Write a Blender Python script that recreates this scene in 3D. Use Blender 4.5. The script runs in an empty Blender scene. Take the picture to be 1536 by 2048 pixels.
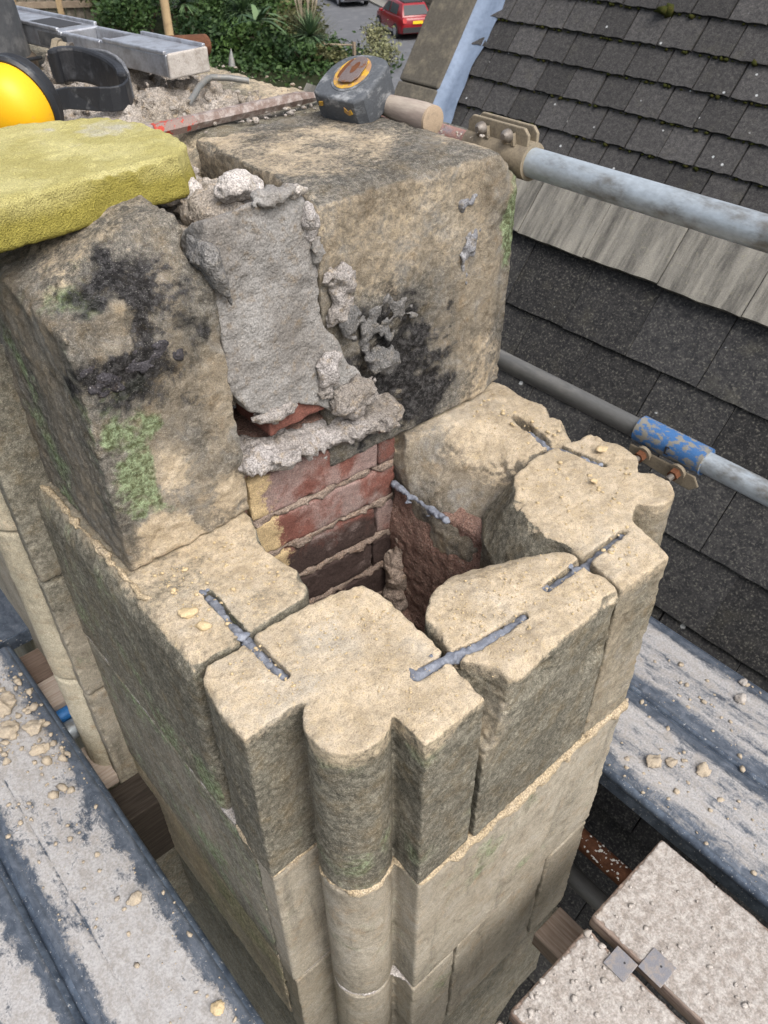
import bpy, math, random
import numpy as np
from mathutils import Vector, Matrix
try:
    import openvdb as vdb
except ImportError:
    import pyopenvdb as vdb

# ------------------------------------------------------------------ camera, sky, sun, exposure
SC = bpy.context.scene
COL = SC.collection
R_ = math.radians
cam_d = bpy.data.cameras.new('camera'); cam = bpy.data.objects.new('camera', cam_d); COL.objects.link(cam)
cam_d.sensor_width = 36; cam_d.lens = 28.25; cam_d.clip_start = .02; cam_d.clip_end = 4000
cam.matrix_world = Matrix.Translation((0, 0, .85)) @ Matrix.Rotation(R_(-40.836), 4, 'Z') @ Matrix.Rotation(R_(49.722), 4, 'X') @ Matrix.Rotation(R_(-.4266), 4, 'Z')
cam_d.dof.use_dof = True; cam_d.dof.focus_distance = 1.02; cam_d.dof.aperture_fstop = 17
SC.camera = cam
W = bpy.data.worlds.new('World'); SC.world = W; W.use_nodes = True
wn = W.node_tree; bg = wn.nodes['Background']
sky = wn.nodes.new('ShaderNodeTexSky'); sky.sky_type = 'NISHITA'; sky.sun_disc = False
SUN_EL, SUN_AZ = R_(54), R_(184)          # azimuth clockwise from +Y
sky.sun_elevation = SUN_EL; sky.sun_rotation = SUN_AZ; sky.air_density = 1.0; sky.dust_density = 6.0; sky.ozone_density = 1.0
hs = wn.nodes.new('ShaderNodeHueSaturation'); hs.inputs['Saturation'].default_value = .54
wn.links.new(sky.outputs[0], hs.inputs['Color']); wn.links.new(hs.outputs[0], bg.inputs['Color'])
bg.inputs['Strength'].default_value = .15
sd = bpy.data.lights.new('sun', 'SUN'); sun = bpy.data.objects.new('sun', sd); COL.objects.link(sun)
sd.energy = 1.15; sd.angle = R_(40); sd.color = (1, .97, .925)
sdir = Vector((math.sin(SUN_AZ) * math.cos(SUN_EL), math.cos(SUN_AZ) * math.cos(SUN_EL), math.sin(SUN_EL)))
sun.rotation_euler = sdir.to_track_quat('Z', 'Y').to_euler(); sun.location = (0, 0, 30)
SC.view_settings.view_transform = 'Standard'; SC.view_settings.look = 'None'; SC.view_settings.gamma = 1
SC.view_settings.use_curve_mapping = False; SC.view_settings.exposure = .64
rng = random.Random(7); NR = np.random.default_rng(11)

# ------------------------------------------------------------------ materials
class NT:
    def __init__(s, name):
        s.m = bpy.data.materials.new(name); s.m.use_nodes = True; s.t = s.m.node_tree
        s.b = s.t.nodes['Principled BSDF']; s._co = None
    def n(s, typ, props=None, **ins):
        nd = s.t.nodes.new('ShaderNode' + typ)
        for k, v in (props or {}).items(): setattr(nd, k, v)
        for k, v in ins.items(): s.put(nd.inputs[k.replace('_', ' ')] if k.replace('_', ' ') in nd.inputs else nd.inputs[int(k[1:])], v)
        return nd
    def put(s, sock, v):
        if isinstance(v, bpy.types.NodeSocket): s.t.links.new(v, sock)
        elif v is not None:
            if sock.type == 'RGBA' and len(v) == 3: v = (*v, 1)
            sock.default_value = v
    def co(s, scale=(1, 1, 1), rand=True):
        if s._co is None:
            tc = s.n('TexCoord'); oi = s.n('ObjectInfo')
            m = s.n('VectorMath', {'operation': 'SCALE'}, Scale=37.); cb = s.n('CombineXYZ')
            for i in range(3): s.t.links.new(oi.outputs['Random'], cb.inputs[i])
            s.t.links.new(cb.outputs[0], m.inputs[0])
            a = s.n('VectorMath', {'operation': 'ADD'}); s.t.links.new(tc.outputs['Object'], a.inputs[0]); s.t.links.new(m.outputs[0], a.inputs[1])
            s._co = a.outputs[0]; s.rnd = oi.outputs['Random']
        if scale == (1, 1, 1): return s._co
        mp = s.n('VectorMath', {'operation': 'MULTIPLY'}); s.t.links.new(s._co, mp.inputs[0]); mp.inputs[1].default_value = scale
        return mp.outputs[0]
    def noise(s, sc, det=3, rough=.55, dist=0, vs=(1, 1, 1)):
        return s.n('TexNoise', None, Vector=s.co(vs), Scale=sc, Detail=det, Roughness=rough, Distortion=dist).outputs[0]
    def vor(s, sc, vs=(1, 1, 1), feat='F1', out='Distance', rnd=1.):
        return s.n('TexVoronoi', {'feature': feat}, Vector=s.co(vs), Scale=sc, Randomness=rnd).outputs[out]
    def math(s, op, a, b=None, clamp=False):
        nd = s.n('Math', {'operation': op, 'use_clamp': clamp}); s.put(nd.inputs[0], a)
        if b is not None: s.put(nd.inputs[1], b)
        return nd.outputs[0]
    def mr(s, v, a, b, c=0., d=1., smooth=True):
        nd = s.n('MapRange', {'interpolation_type': 'SMOOTHSTEP' if smooth else 'LINEAR'}); s.put(nd.inputs[0], v)
        for i, x in enumerate((a, b, c, d)): nd.inputs[i + 1].default_value = x
        return nd.outputs[0]
    def mix(s, f, a, b, mode='MIX'):
        nd = s.n('Mix', {'data_type': 'RGBA', 'blend_type': mode}); s.put(nd.inputs[0], f); s.put(nd.inputs[6], a); s.put(nd.inputs[7], b)
        return nd.outputs[2]
    def scale(s, c, f):
        g = s.n('CombineXYZ')
        for i in range(3): s.put(g.inputs[i], f)
        return s.mix(1., c, g.outputs[0], 'MULTIPLY')
    def bump(s, h, strength=.5, dist=.002, normal=None):
        nd = s.n('Bump', None, Height=h, Strength=strength, Distance=dist)
        if normal is not None: s.put(nd.inputs['Normal'], normal)
        return nd.outputs[0]
    def mask(s):
        a = s.n('Attribute', {'attribute_name': 'mask'}); sp = s.n('SeparateColor'); s.t.links.new(a.outputs['Color'], sp.inputs[0])
        return sp.outputs[0], sp.outputs[1], sp.outputs[2], a.outputs['Alpha']
    def out(s, col, rough=.85, normal=None, metal=0., spec=.3):
        s.put(s.b.inputs['Base Color'], col); s.put(s.b.inputs['Roughness'], rough); s.put(s.b.inputs['Metallic'], metal)
        s.b.inputs['Specular IOR Level'].default_value = spec
        if normal is not None: s.put(s.b.inputs['Normal'], normal)
        return s.m

def stone_material(name, t1, t2, w1=(.150, .141, .112), w2=(.285, .266, .212), bumpd=.004, mott=.55, streak=.5):
    s = NT(name); dust, alg, soot, wea = s.mask()
    n1 = s.noise(5, 5, .65); n2 = s.noise(26, 7, .72); n3 = s.noise(120, 5, .75); n4 = s.noise(560, 3, .7); bl = s.noise(11, 9, .74, .5); m2 = s.noise(17, 8, .72, .8); st = s.noise(16, 6, .7, .2, (1.6, 1.6, .22))
    v = s.vor(300); v2 = s.vor(95)
    c = s.mix(s.mr(n1, .3, .7), t1, t2)
    c = s.mix(s.mr(n2, .5, .8, 0, .7), c, (.27, .175, .085))
    c = s.mix(s.mr(m2, .47, .66, 0, mott), c, (.235, .225, .205))
    c = s.mix(s.mr(m2, .44, .30, 0, mott), c, (.145, .115, .08))
    c = s.mix(s.mr(st, .54, .70, 0, streak), c, (.125, .115, .095))
    fac = lambda m, n, k, w=.22: s.mr(s.math('ADD', m, s.math('MULTIPLY', s.math('SUBTRACT', n, .5), k)), .5 - w, .5 + w)
    wc = s.mix(s.mr(n3, .34, .68), w1, w2)
    wc = s.mix(s.mr(n2, .45, .7, 0, .6), wc, (.20, .155, .09))
    wc = s.mix(s.mr(bl, .38, .64), s.scale(wc, .66), wc); wc = s.mix(s.mr(n4, .58, .67, 0, .5), wc, (.36, .335, .275))
    c = s.mix(fac(wea, s.math('ADD', s.math('MULTIPLY', bl, .65), s.math('MULTIPLY', st, .35)), 1.7, .34), c, wc)
    ac = s.mix(s.mr(n3, .35, .65), (.085, .10, .04), (.27, .35, .20))
    c = s.mix(s.mr(fac(alg, bl, 1.7, .26), 0, 1, 0, .85), c, ac)
    sc = s.mix(s.mr(n3, .4, .7), (.010, .010, .011), (.07, .068, .07))
    c = s.mix(s.mr(fac(soot, s.math('ADD', s.math('MULTIPLY', bl, .7), s.math('MULTIPLY', n3, .3)), 2.2, .2), 0, 1, 0, .95), c, sc)
    dc = s.mix(s.mr(n2, .3, .7), (.425, .343, .235), (.575, .483, .36))
    dc = s.mix(s.mr(n1, .52, .70, 0, .55), dc, (.47, .44, .385))
    dc = s.mix(s.mr(n3, .52, .66, 0, .6), dc, (.42, .335, .21)); dc = s.mix(s.mr(n4, .55, .66, 0, .55), dc, (.33, .265, .17))
    dn = s.math('ADD', s.math('MULTIPLY', bl, .55), s.math('MULTIPLY', n3, .45))
    c = s.mix(fac(dust, dn, 1.8, .25), c, dc)
    c = s.mix(s.mr(v, .10, .2, .28, 0.), c, (.55, .53, .47))
    c = s.scale(c, s.mr(n4, .33, .67, .64, 1.32, False)); c = s.scale(c, s.mr(n3, .33, .67, .80, 1.18, False)); c = s.scale(c, s.mr(m2, .3, .7, .78, 1.2, False))
    h = s.math('ADD', s.math('MULTIPLY', n3, .7), s.math('MULTIPLY', n4, .42))
    h = s.math('ADD', h, s.math('MULTIPLY', n2, .9)); h = s.math('ADD', h, s.mr(v2, 0, .2, -.3, 0))
    return s.out(c, .93, s.bump(h, .9, bumpd), spec=.15)

M = {}
M['stone'] = stone_material('tan_sandstone', (.265, .225, .16), (.345, .30, .225))
M['old_stone'] = stone_material('weathered_brown_sandstone', (.215, .184, .140), (.345, .295, .222), (.115, .109, .098), (.255, .24, .21), mott=.9, streak=.75, bumpd=.006)
M['sawn'] = stone_material('sawn_buff_sandstone', (.285, .252, .195), (.36, .325, .26), (.165, .155, .125), (.285, .267, .215), .0016, .4, .5)
M['clean'] = stone_material('clean_limestone', (.40, .36, .27), (.50, .455, .35), mott=.1, streak=.3, bumpd=.002)
M['dark_stone'] = stone_material('dark_sandstone', (.17, .125, .075), (.25, .19, .12))

def mortar_material(name, a, b, c2, dark, bd=.004, sp=.45):
    s = NT(name); n1 = s.noise(9, 4, .6); n2 = s.noise(60, 5, .7); n3 = s.noise(400, 2, .6); v = s.vor(170)
    c = s.mix(s.mr(n1, .32, .68), a, b); c = s.mix(s.mr(n2, .5, .75), c, c2); c = s.mix(s.mr(n2, .25, .42, .8, 0), c, dark)
    c = s.mix(s.mr(v, .05, .25, .5, 0), c, (.42, .40, .37))
    c = s.scale(c, s.mr(n3, .33, .67, 1 - sp, 1 + sp, False))
    h = s.math('ADD', n2, s.math('MULTIPLY', n3, .5)); h = s.math('SUBTRACT', h, s.math('MULTIPLY', v, .5))
    return s.out(c, .95, s.bump(h, .9, bd), spec=.12)
M['grey_mortar'] = mortar_material('grey_cement_mortar', (.20, .18, .16), (.34, .32, .31), (.27, .22, .16), (.09, .085, .08))
M['slab_mortar'] = mortar_material('smooth_grey_cement', (.18, .168, .155), (.285, .278, .268), (.20, .165, .125), (.11, .105, .095), .003, .28)
M['dark_mortar'] = mortar_material('dark_old_mortar', (.10, .10, .10), (.17, .165, .16), (.20, .18, .15), (.03, .03, .03))
M['tan_mortar'] = mortar_material('tan_lime_mortar', (.38, .305, .20), (.46, .38, .27), (.32, .25, .16), (.22, .17, .11))
M['dull_mortar'] = mortar_material('dull_brown_mortar', (.19, .145, .12), (.27, .215, .175), (.24, .165, .12), (.10, .08, .06))
M['pale_mortar'] = mortar_material('pale_crumbly_mortar', (.34, .31, .28), (.50, .47, .45), (.40, .36, .30), (.16, .14, .12))
M['brown_parge'] = mortar_material('brown_flue_parging', (.19, .115, .092), (.26, .170, .138), (.28, .20, .155), (.07, .045, .03))

def brick_material():
    s = NT('red_brick'); n1 = s.noise(14, 8, .74, .4); n2 = s.noise(70, 5, .75); n3 = s.noise(420, 3, .7); dust, alg, soot, wea = s.mask()
    c = s.mix(s.mr(n1, .3, .7), (.165, .070, .055), (.235, .105, .082)); c = s.mix(s.mr(n2, .5, .75, 0, .6), c, (.11, .045, .038))
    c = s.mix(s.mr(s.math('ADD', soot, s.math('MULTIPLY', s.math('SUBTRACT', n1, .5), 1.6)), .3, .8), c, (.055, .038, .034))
    c = s.mix(s.mr(s.math('ADD', wea, s.math('MULTIPLY', s.math('SUBTRACT', n1, .5), 1.8)), .35, .8, 0, .75), c, (.30, .235, .215))
    c = s.mix(s.mr(s.math('ADD', dust, s.math('MULTIPLY', s.math('SUBTRACT', n2, .5), 1.8)), .4, .7), c, (.46, .35, .20))
    c = s.scale(c, s.mr(n3, .33, .67, .55, 1.4, False))
    return s.out(c, .93, s.bump(s.math('ADD', n2, s.math('MULTIPLY', n3, .4)), .8, .004), spec=.15)
M['brick'] = brick_material()
M['brown_pale'] = mortar_material('pale_brown_dropped_mortar', (.30, .235, .19), (.38, .31, .26), (.26, .19, .13), (.12, .08, .06))

def plain(name, col, rough=.6, metal=0., var=.25, nscale=40, bd=.001, spec=.4, col2=None, thr=(.45, .7), aniso=(1, 1, 1)):
    s = NT(name); n = s.noise(nscale, 5, .65, 0, aniso); n2 = s.noise(nscale * 7, 3, .6, 0, aniso)
    c = s.mix(s.mr(n, *thr), col, col2) if col2 else col
    c = s.scale(s.mix(0., c, c), s.mr(n2, .2, .8, 1 - var, 1 + var, False))
    return s.out(c, rough, s.bump(s.math('ADD', n, s.math('MULTIPLY', n2, .4)), .5, bd), metal, spec)
M['sealant'] = plain('blue_grey_sealant', (.15, .165, .20), .6, 0, .25, 70, .003, .35, (.255, .275, .32))
M['yellow_plastic'] = plain('yellow_plastic', (.80, .43, .010), .45, 0, .05, 40, .0003, .4, (.66, .34, .05), (.62, .75))
M['black_plastic'] = plain('dusty_black_plastic', (.018, .020, .024), .45, 0, .2, 55, .0006, .45, (.10, .105, .11), (.56, .78))
M['black_foam'] = plain('black_vinyl_pad', (.016, .017, .020), .5, 0, .2, 30, .003, .45, (.075, .08, .09), (.55, .8))
M['grey_vinyl'] = plain('worn_grey_vinyl', (.10, .105, .115), .6, 0, .2, 45, .002, .4, (.17, .175, .185))
M['grey_plastic'] = plain('dusty_grey_plastic', (.055, .058, .062), .6, 0, .2, 20, .0008, .4, (.13, .13, .13))
M['brown_rim'] = plain('dirty_brown_rim', (.10, .08, .06), .7, 0, .3, 25, .001, .3, (.20, .16, .12))
M['aluminium'] = plain('dusty_aluminium', (.50, .52, .56), .42, .75, .15, 30, .0008, .5, (.34, .34, .36), (.42, .66))
M['tube_steel'] = plain('galvanised_tube', (.40, .45, .49), .5, .45, .18, 22, .0008, .5, (.17, .165, .15), (.44, .72), (1, .5, 1))
M['tube_dark'] = plain('dull_grey_tube', (.135, .135, .13), .55, .4, .15, 18, .0006, .5, (.20, .195, .18), (.5, .75), (1, .3, 1))
M['tube_rust'] = plain('rusty_tube', (.10, .042, .022), .8, .2, .3, 45, .001, .3, (.17, .075, .04))
M['tube_red'] = plain('faded_red_tube', (.30, .17, .14), .65, .2, .25, 35, .001, .4, (.22, .22, .25))
M['coupler_tan'] = plain('dusty_coupler_steel', (.26, .22, .16), .75, .2, .25, 40, .001, .3, (.17, .145, .11))
M['bolt_grey'] = plain('bolt_steel', (.16, .14, .12), .6, .5, .3, 90, .0006, .5, (.24, .22, .2))
M['bolt_rust'] = plain('rusty_bolt', (.13, .055, .028), .85, .1, .4, 120, .001, .2, (.11, .04, .02))
M['coupler_blue'] = plain('chipped_blue_paint', (.045, .135, .32), .6, .1, .2, 70, .0012, .4, (.22, .21, .18), (.46, .56), (1, .6, 1))
M['blue_tube'] = plain('blue_painted_tube', (.03, .16, .42), .5, .1, .15, 30, .0005, .4)
M['chisel'] = plain('red_flaked_steel', (.20, .15, .13), .75, .2, .3, 60, .0015, .3, (.33, .29, .27), (.42, .62))
M['chisel_red'] = plain('red_paint_flakes', (.24, .18, .16), .7, .1, .3, 75, .0015, .3, (.40, .055, .035), (.52, .58))
M['handle_wood'] = plain('dusty_hammer_wood', (.27, .22, .19), .8, 0, .2, 30, .0012, .2, (.38, .33, .28), (.4, .65), (1, .2, 1))
M['handle_end'] = plain('hammer_end_grain', (.36, .28, .20), .85, 0, .2, 90, .0012, .2, (.28, .22, .16))
M['wire'] = plain('dusty_steel_wire', (.19, .195, .19), .6, .4, .25, 90, .001, .4, (.27, .25, .22))
M['tape_body'] = plain('scuffed_dark_rubber', (.075, .083, .094), .65, 0, .25, 30, .0008, .35, (.27, .28, .29), (.50, .70), (1, 1, 1.6))
M['tape_yellow'] = plain('worn_yellow_label', (.50, .30, .035), .65, 0, .2, 60, .0006, .3, (.30, .18, .10), (.40, .60))
M['tape_clip'] = plain('rusty_clip_steel', (.20, .16, .15), .5, .5, .25, 55, .0006, .5, (.20, .09, .04), (.55, .66))
M['lead'] = plain('lead_flashing', (.25, .31, .41), .5, .3, .12, 5, .01, .5, (.17, .22, .30))
M['coping'] = plain('weathered_coping_stone', (.105, .095, .078), .95, 0, .25, 9, .01, .15, (.17, .15, .115), (.45, .7))
M['timber'] = plain('grey_brown_timber', (.17, .125, .095), .85, 0, .2, 12, .002, .2, (.26, .21, .17), (.35, .65), (14, .7, 14))
M['timber_x'] = plain('pale_weathered_timber', (.34, .27, .22), .85, 0, .2, 12, .002, .2, (.46, .39, .33), (.35, .65), (.7, 14, 14))
M['brown_x'] = plain('brown_side_timber', (.12, .085, .065), .85, 0, .2, 12, .002, .2, (.19, .14, .11), (.35, .65), (.7, 14, 14))
M['dark_beam'] = plain('gap_shade_timber', (.030, .024, .020), .85, 0, .2, 12, .002, .2, (.055, .045, .036), (.35, .65), (.7, 14, 14))  # near-black base colour carries the shade of the gap beside the chimney
M['nailplate'] = plain('dull_zinc_plate', (.23, .23, .25), .5, .5, .2, 70, .0006, .5, (.30, .27, .25), (.45, .6))
M['crumb'] = plain('mortar_crumb', (.40, .34, .26), .95, 0, .25, 60, .004, .15, (.30, .26, .21))
M['crumb_tan'] = plain('tan_stone_crumb', (.52, .41, .25), .95, 0, .25, 60, .004, .15, (.42, .33, .2))
M['rubble'] = mortar_material('broken_mortar_rubble', (.25, .22, .185), (.36, .33, .30), (.30, .23, .15), (.10, .085, .07))
M['pale'] = plain('pale_rubble', (.42, .39, .36), .95, 0, .25, 60, .004, .15, (.30, .27, .24))
M['moss'] = plain('roof_moss', (.035, .04, .010), .95, 0, .5, 30, .01, .1, (.06, .05, .015))
M['plastic_sheet'] = plain('grey_plastic_bag', (.32, .34, .38), .35, 0, .1, 12, .004, .5)

def sponge_material():
    s = NT('yellow_sponge'); n1 = s.noise(11, 4, .6); n3 = s.noise(480, 3, .7); v = s.vor(420); g, a, d, w = s.mask()
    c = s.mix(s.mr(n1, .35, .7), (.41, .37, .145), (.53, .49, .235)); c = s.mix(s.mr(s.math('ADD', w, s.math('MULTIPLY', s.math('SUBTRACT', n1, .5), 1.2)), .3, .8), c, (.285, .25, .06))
    c = s.mix(s.mr(s.math('ADD', d, s.math('MULTIPLY', s.math('SUBTRACT', n1, .5), 1.2)), .4, .8), c, (.45, .43, .36))
    c = s.scale(c, s.mr(n3, .3, .7, .62, 1.18, False)); c = s.scale(c, s.mr(v, .0, .35, .55, 1.05))
    return s.out(c, .95, s.bump(s.math('ADD', n3, s.math('MULTIPLY', v, .6)), .9, .003), spec=.08)
M['sponge'] = sponge_material()

def deck_material(name, lo, hi, stretch):
    s = NT(name); n1 = s.noise(7, 6, .72, .3, stretch); n2 = s.noise(38, 6, .75, .6, (1.3, .8, 1)); n3 = s.noise(240, 3, .6); n0 = s.noise(2.2, 3, .5); w, a, b, d = s.mask()
    metal = s.mix(s.mr(n2, .35, .7), (.075, .092, .118), (.165, .188, .225))
    metal = s.mix(s.mr(n3, .66, .72, 0, .8), metal, (.5, .5, .5))
    dust = s.mix(s.mr(n2, .4, .7), (.36, .355, .355), (.27, .255, .24)); dust = s.mix(s.mr(n0, .56, .72, 0, .7), dust, (.36, .27, .165)); dust = s.scale(dust, s.mr(n3, .35, .65, .82, 1.12, False))
    f = s.math('ADD', s.math('MULTIPLY', n1, .55), s.math('MULTIPLY', n2, .45)); f = s.math('ADD', f, s.math('MULTIPLY', s.math('SUBTRACT', w, .5), .33)); f = s.math('ADD', f, s.math('MULTIPLY', s.math('SUBTRACT', n3, .5), .10))
    f = s.mr(f, lo, hi)
    c = s.mix(f, metal, dust)
    r = s.mr(f, 0, 1, .42, .95); mt = s.mr(f, 0, 1, .45, 0)
    return s.out(c, r, s.bump(s.math('ADD', s.math('MULTIPLY', f, 1.2), s.math('MULTIPLY', n3, .3)), .6, .002), mt, .4)
M['deck_left'] = deck_material('dusty_blue_steel_deck', .385, .49, (1.2, .7, 1))
M['deck_right'] = deck_material('streaked_blue_steel_deck', .38, .55, (3.5, .35, 1))

def dusty_timber():
    s = NT('plaster_dusted_timber'); n1 = s.noise(9, 6, .7, .3); n2 = s.noise(55, 6, .75); n3 = s.noise(260, 3, .65); w, a, b, d = s.mask(); v = s.vor(130); n0 = s.noise(5.5, 3, .5)
    wood = s.mix(s.mr(s.noise(9, 4, .6, 0, (16, .7, 16)), .35, .65), (.20, .145, .115), (.31, .25, .21))
    dust = s.mix(s.mr(n2, .35, .65), (.27, .24, .215), (.43, .405, .38)); dust = s.mix(s.mr(n0, .58, .7, 0, .75), dust, (.40, .31, .20)); dust = s.mix(s.mr(v, .05, .2, .25, 0), dust, (.46, .44, .42))
    dust = s.scale(dust, s.mr(n3, .33, .67, .68, 1.2, False))
    f = s.mr(s.math('ADD', s.math('ADD', s.math('MULTIPLY', n1, .5), s.math('MULTIPLY', n2, .5)), s.math('MULTIPLY', s.math('SUBTRACT', w, .5), .9)), .44, .54)
    return s.out(s.mix(f, wood, dust), .95, s.bump(s.math('ADD', s.math('ADD', n2, s.math('MULTIPLY', n3, .5)), f), .7, .0025), spec=.12)
M['dusty_timber'] = dusty_timber()

def slate_material(name, a, b, fleck):
    s = NT(name); n1 = s.noise(7, 5, .7); n2 = s.noise(45, 6, .75); n3 = s.noise(150, 4, .7); v = s.vor(9); vv = s.noise(4, 2)
    c = s.mix(s.mr(n2, .35, .7), a, b); c = s.mix(s.mr(n1, .55, .8, 0, .5), c, (.085, .08, .06)); c = s.scale(c, s.mr(s.rnd, 0, 1, .68, 1.4, False))
    c = s.mix(s.mr(n3, .53, .68, 0, fleck), c, (.155, .148, .125)); c = s.scale(c, s.mr(n3, .35, .65, .72, 1.15)); c = s.mix(s.mr(s.math('ADD', v, s.math('MULTIPLY', n3, .10)), .10, .125, .85, 0), c, (.52, .54, .54))
    return s.out(c, .85, s.bump(s.math('ADD', n2, n3), .5, .0025), spec=.3)
M['slate'] = slate_material('black_roof_slate', (.018, .0185, .0205), (.050, .049, .048), .6)
M['far_slate'] = slate_material('grey_roof_slate', (.034, .033, .034), (.076, .073, .071), .35)

def slab_material():
    s = NT('streaked_stone_slab'); n1 = s.noise(9, 5, .65, .3, (4.5, .8, 1)); n0 = s.noise(7, 6, .7, .2, (3.2, .4, 1)); n2 = s.noise(70, 5, .7); n3 = s.noise(320, 2, .6)
    n5 = s.noise(5, 6, .7); c = s.mix(s.mr(n0, .30, .66), (.075, .072, .066), (.275, .262, .228)); c = s.mix(s.mr(n1, .56, .72, 0, .5), c, (.085, .082, .078)); c = s.mix(s.mr(n5, .48, .66, 0, .45), c, (.205, .198, .178)); c = s.mix(s.mr(n2, .55, .75, 0, .4), c, (.31, .29, .20)); c = s.scale(c, s.mr(n3, .2, .8, .75, 1.2, False))
    return s.out(c, .93, s.bump(s.math('ADD', n2, s.math('MULTIPLY', n3, .4)), .5, .003), spec=.15)
M['slab'] = slab_material()

def leaf(name, a, b, rough=.6):
    s = NT(name); oi = s.n('Attribute', {'attribute_name': 'tint'}).outputs['Fac']
    n = s.noise(.9, 3)
    c = s.mix(s.mr(s.math('ADD', s.math('MULTIPLY', n, .5), s.math('MULTIPLY', oi, .5)), .25, .75), a, b)
    return s.out(c, rough, None, 0, .25)
M['leaf_dark'] = leaf('dark_green_leaf', (.012, .030, .010), (.045, .085, .022))
M['leaf_mid'] = leaf('mid_green_leaf', (.025, .06, .015), (.08, .14, .035))
M['leaf_olive'] = leaf('olive_leaf', (.04, .045, .018), (.12, .12, .05))
M['leaf_pale'] = leaf('pale_sage_leaf', (.10, .11, .05), (.24, .24, .13))
M['leaf_rust'] = leaf('autumn_leaf', (.07, .05, .015), (.20, .12, .03))
M['palm'] = leaf('palm_leaf', (.035, .07, .035), (.11, .17, .08))
M['reed'] = leaf('reed_blade', (.06, .075, .04), (.17, .17, .10))
M['plume'] = leaf('pampas_plume', (.32, .27, .20), (.46, .40, .31))
M['bark'] = plain('bark', (.07, .05, .035), .9, 0, .3, 8, .01, .1, (.11, .085, .06))
M['asphalt'] = plain('asphalt', (.115, .12, .13), .9, 0, .12, 1.5, .004, .2, (.15, .155, .165))
M['soil'] = plain('garden_soil', (.022, .028, .012), .95, 0, .3, .6, .02, .1, (.04, .035, .022))
M['pavement'] = plain('pavement', (.22, .215, .20), .9, 0, .12, 2, .004, .2)
M['rubble_wall'] = plain('rubble_stone_wall', (.13, .115, .09), .95, 0, .3, 2.5, .03, .1, (.24, .21, .17))
M['house_wall'] = plain('house_stone', (.17, .15, .12), .95, 0, .2, 2, .02, .1, (.25, .22, .18))
M['white_paint'] = plain('white_paint', (.7, .7, .68), .5, 0, .05, 4, .001)
M['glass'] = plain('dark_glass', (.02, .026, .032), .25, 0, .05, 3, .0005, .35)
M['car_red'] = plain('red_car_paint', (.22, .008, .014), .25, 0, .03, 2, .0002, .5)
M['car_silver'] = plain('silver_car_paint', (.5, .52, .54), .3, .3, .03, 2, .0002, .5)
M['rubber'] = plain('tyre_rubber', (.02, .02, .02), .8)
M['alloy'] = plain('alloy_wheel', (.5, .5, .52), .35, .6)
M['tail'] = plain('tail_light_red', (.4, .02, .02), .25)
M['plate_yellow'] = plain('yellow_plate', (.75, .52, .02), .4)
M['plate_white'] = plain('white_plate', (.75, .75, .75), .4)
M['dark_trim'] = plain('dark_trim', (.03, .03, .032), .6)
M['fence_wood'] = plain('fence_timber', (.24, .19, .14), .9, 0, .2, 3, .004, .15, (.33, .27, .2))
M['pole_wood'] = plain('pole_timber', (.42, .31, .18), .85, 0, .15, 4, .004, .15, (.34, .24, .14))

# ------------------------------------------------------------------ helpers
def tag(o, label=None, cat=None, group=None, kind=None):
    if label: o['label'] = label
    if cat: o['category'] = cat
    if group: o['group'] = group
    if kind: o['kind'] = kind
    return o
def thing(name, label, cat, loc=(0, 0, 0), group=None):
    o = bpy.data.objects.new(name, None); COL.objects.link(o); o.location = loc; o.empty_display_size = .05
    return tag(o, label, cat, group)
def mesh_obj(name, verts, faces, m, parent=None, smooth=False, local=False):
    me = bpy.data.meshes.new(name)
    v = np.asarray(verts, dtype=np.float32)
    if parent is not None and not local: v = v - np.array(rootloc(parent), dtype=np.float32)
    if isinstance(faces, np.ndarray):
        nf, k = faces.shape
        me.vertices.add(len(v)); me.vertices.foreach_set('co', v.ravel())
        me.loops.add(nf * k); me.loops.foreach_set('vertex_index', faces.astype(np.int32).ravel())
        me.polygons.add(nf); me.polygons.foreach_set('loop_start', np.arange(0, nf * k, k, dtype=np.int32))
        me.update(calc_edges=True)
    else:
        me.from_pydata([tuple(map(float, p)) for p in v], [], faces); me.update()
    if smooth: me.polygons.foreach_set('use_smooth', np.ones(len(me.polygons), dtype=bool))
    me.materials.append(M[m] if isinstance(m, str) else m)
    o = bpy.data.objects.new(name, me); COL.objects.link(o)
    if parent is not None: o.parent = parent
    return o
def rootloc(o):
    l = Vector(o.location)
    while o.parent is not None: o = o.parent; l = l + Vector(o.location)
    return l
def set_mask(o, cols, name='mask'):
    a = o.data.color_attributes.new(name, 'FLOAT_COLOR', 'POINT'); a.data.foreach_set('color', np.clip(cols, 0, 1).astype(np.float32).ravel())

TAB = NR.random(65536).astype(np.float32)
def vnoise(P, seed=0):
    i = np.floor(P).astype(np.int64); f = (P - i).astype(np.float32); f = f * f * (3 - 2 * f); r = 0
    for dx in (0, 1):
        for dy in (0, 1):
            for dz in (0, 1):
                h = ((i[..., 0] + dx) * 73856093) ^ ((i[..., 1] + dy) * 19349663) ^ ((i[..., 2] + dz) * 83492791) ^ (seed * 2654435)
                w = (f[..., 0] if dx else 1 - f[..., 0]) * (f[..., 1] if dy else 1 - f[..., 1]) * (f[..., 2] if dz else 1 - f[..., 2])
                r = r + w * TAB[(h ^ (h >> 15)) & 65535]
    return r * 2 - 1
def fbm(P, freq, octv=4, seed=0, gain=.5):
    r = 0; a = 1.; t = 0
    for k in range(octv):
        r = r + a * vnoise(P * (freq * 2 ** k) + k * 17.3, seed + k); t += a; a *= gain
    return r / t
def smax(a, b, k):
    h = np.clip(.5 + .5 * (a - b) / k, 0, 1); return b + (a - b) * h + k * h * (1 - h)
def smin(a, b, k): return -smax(-a, -b, k)
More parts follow.
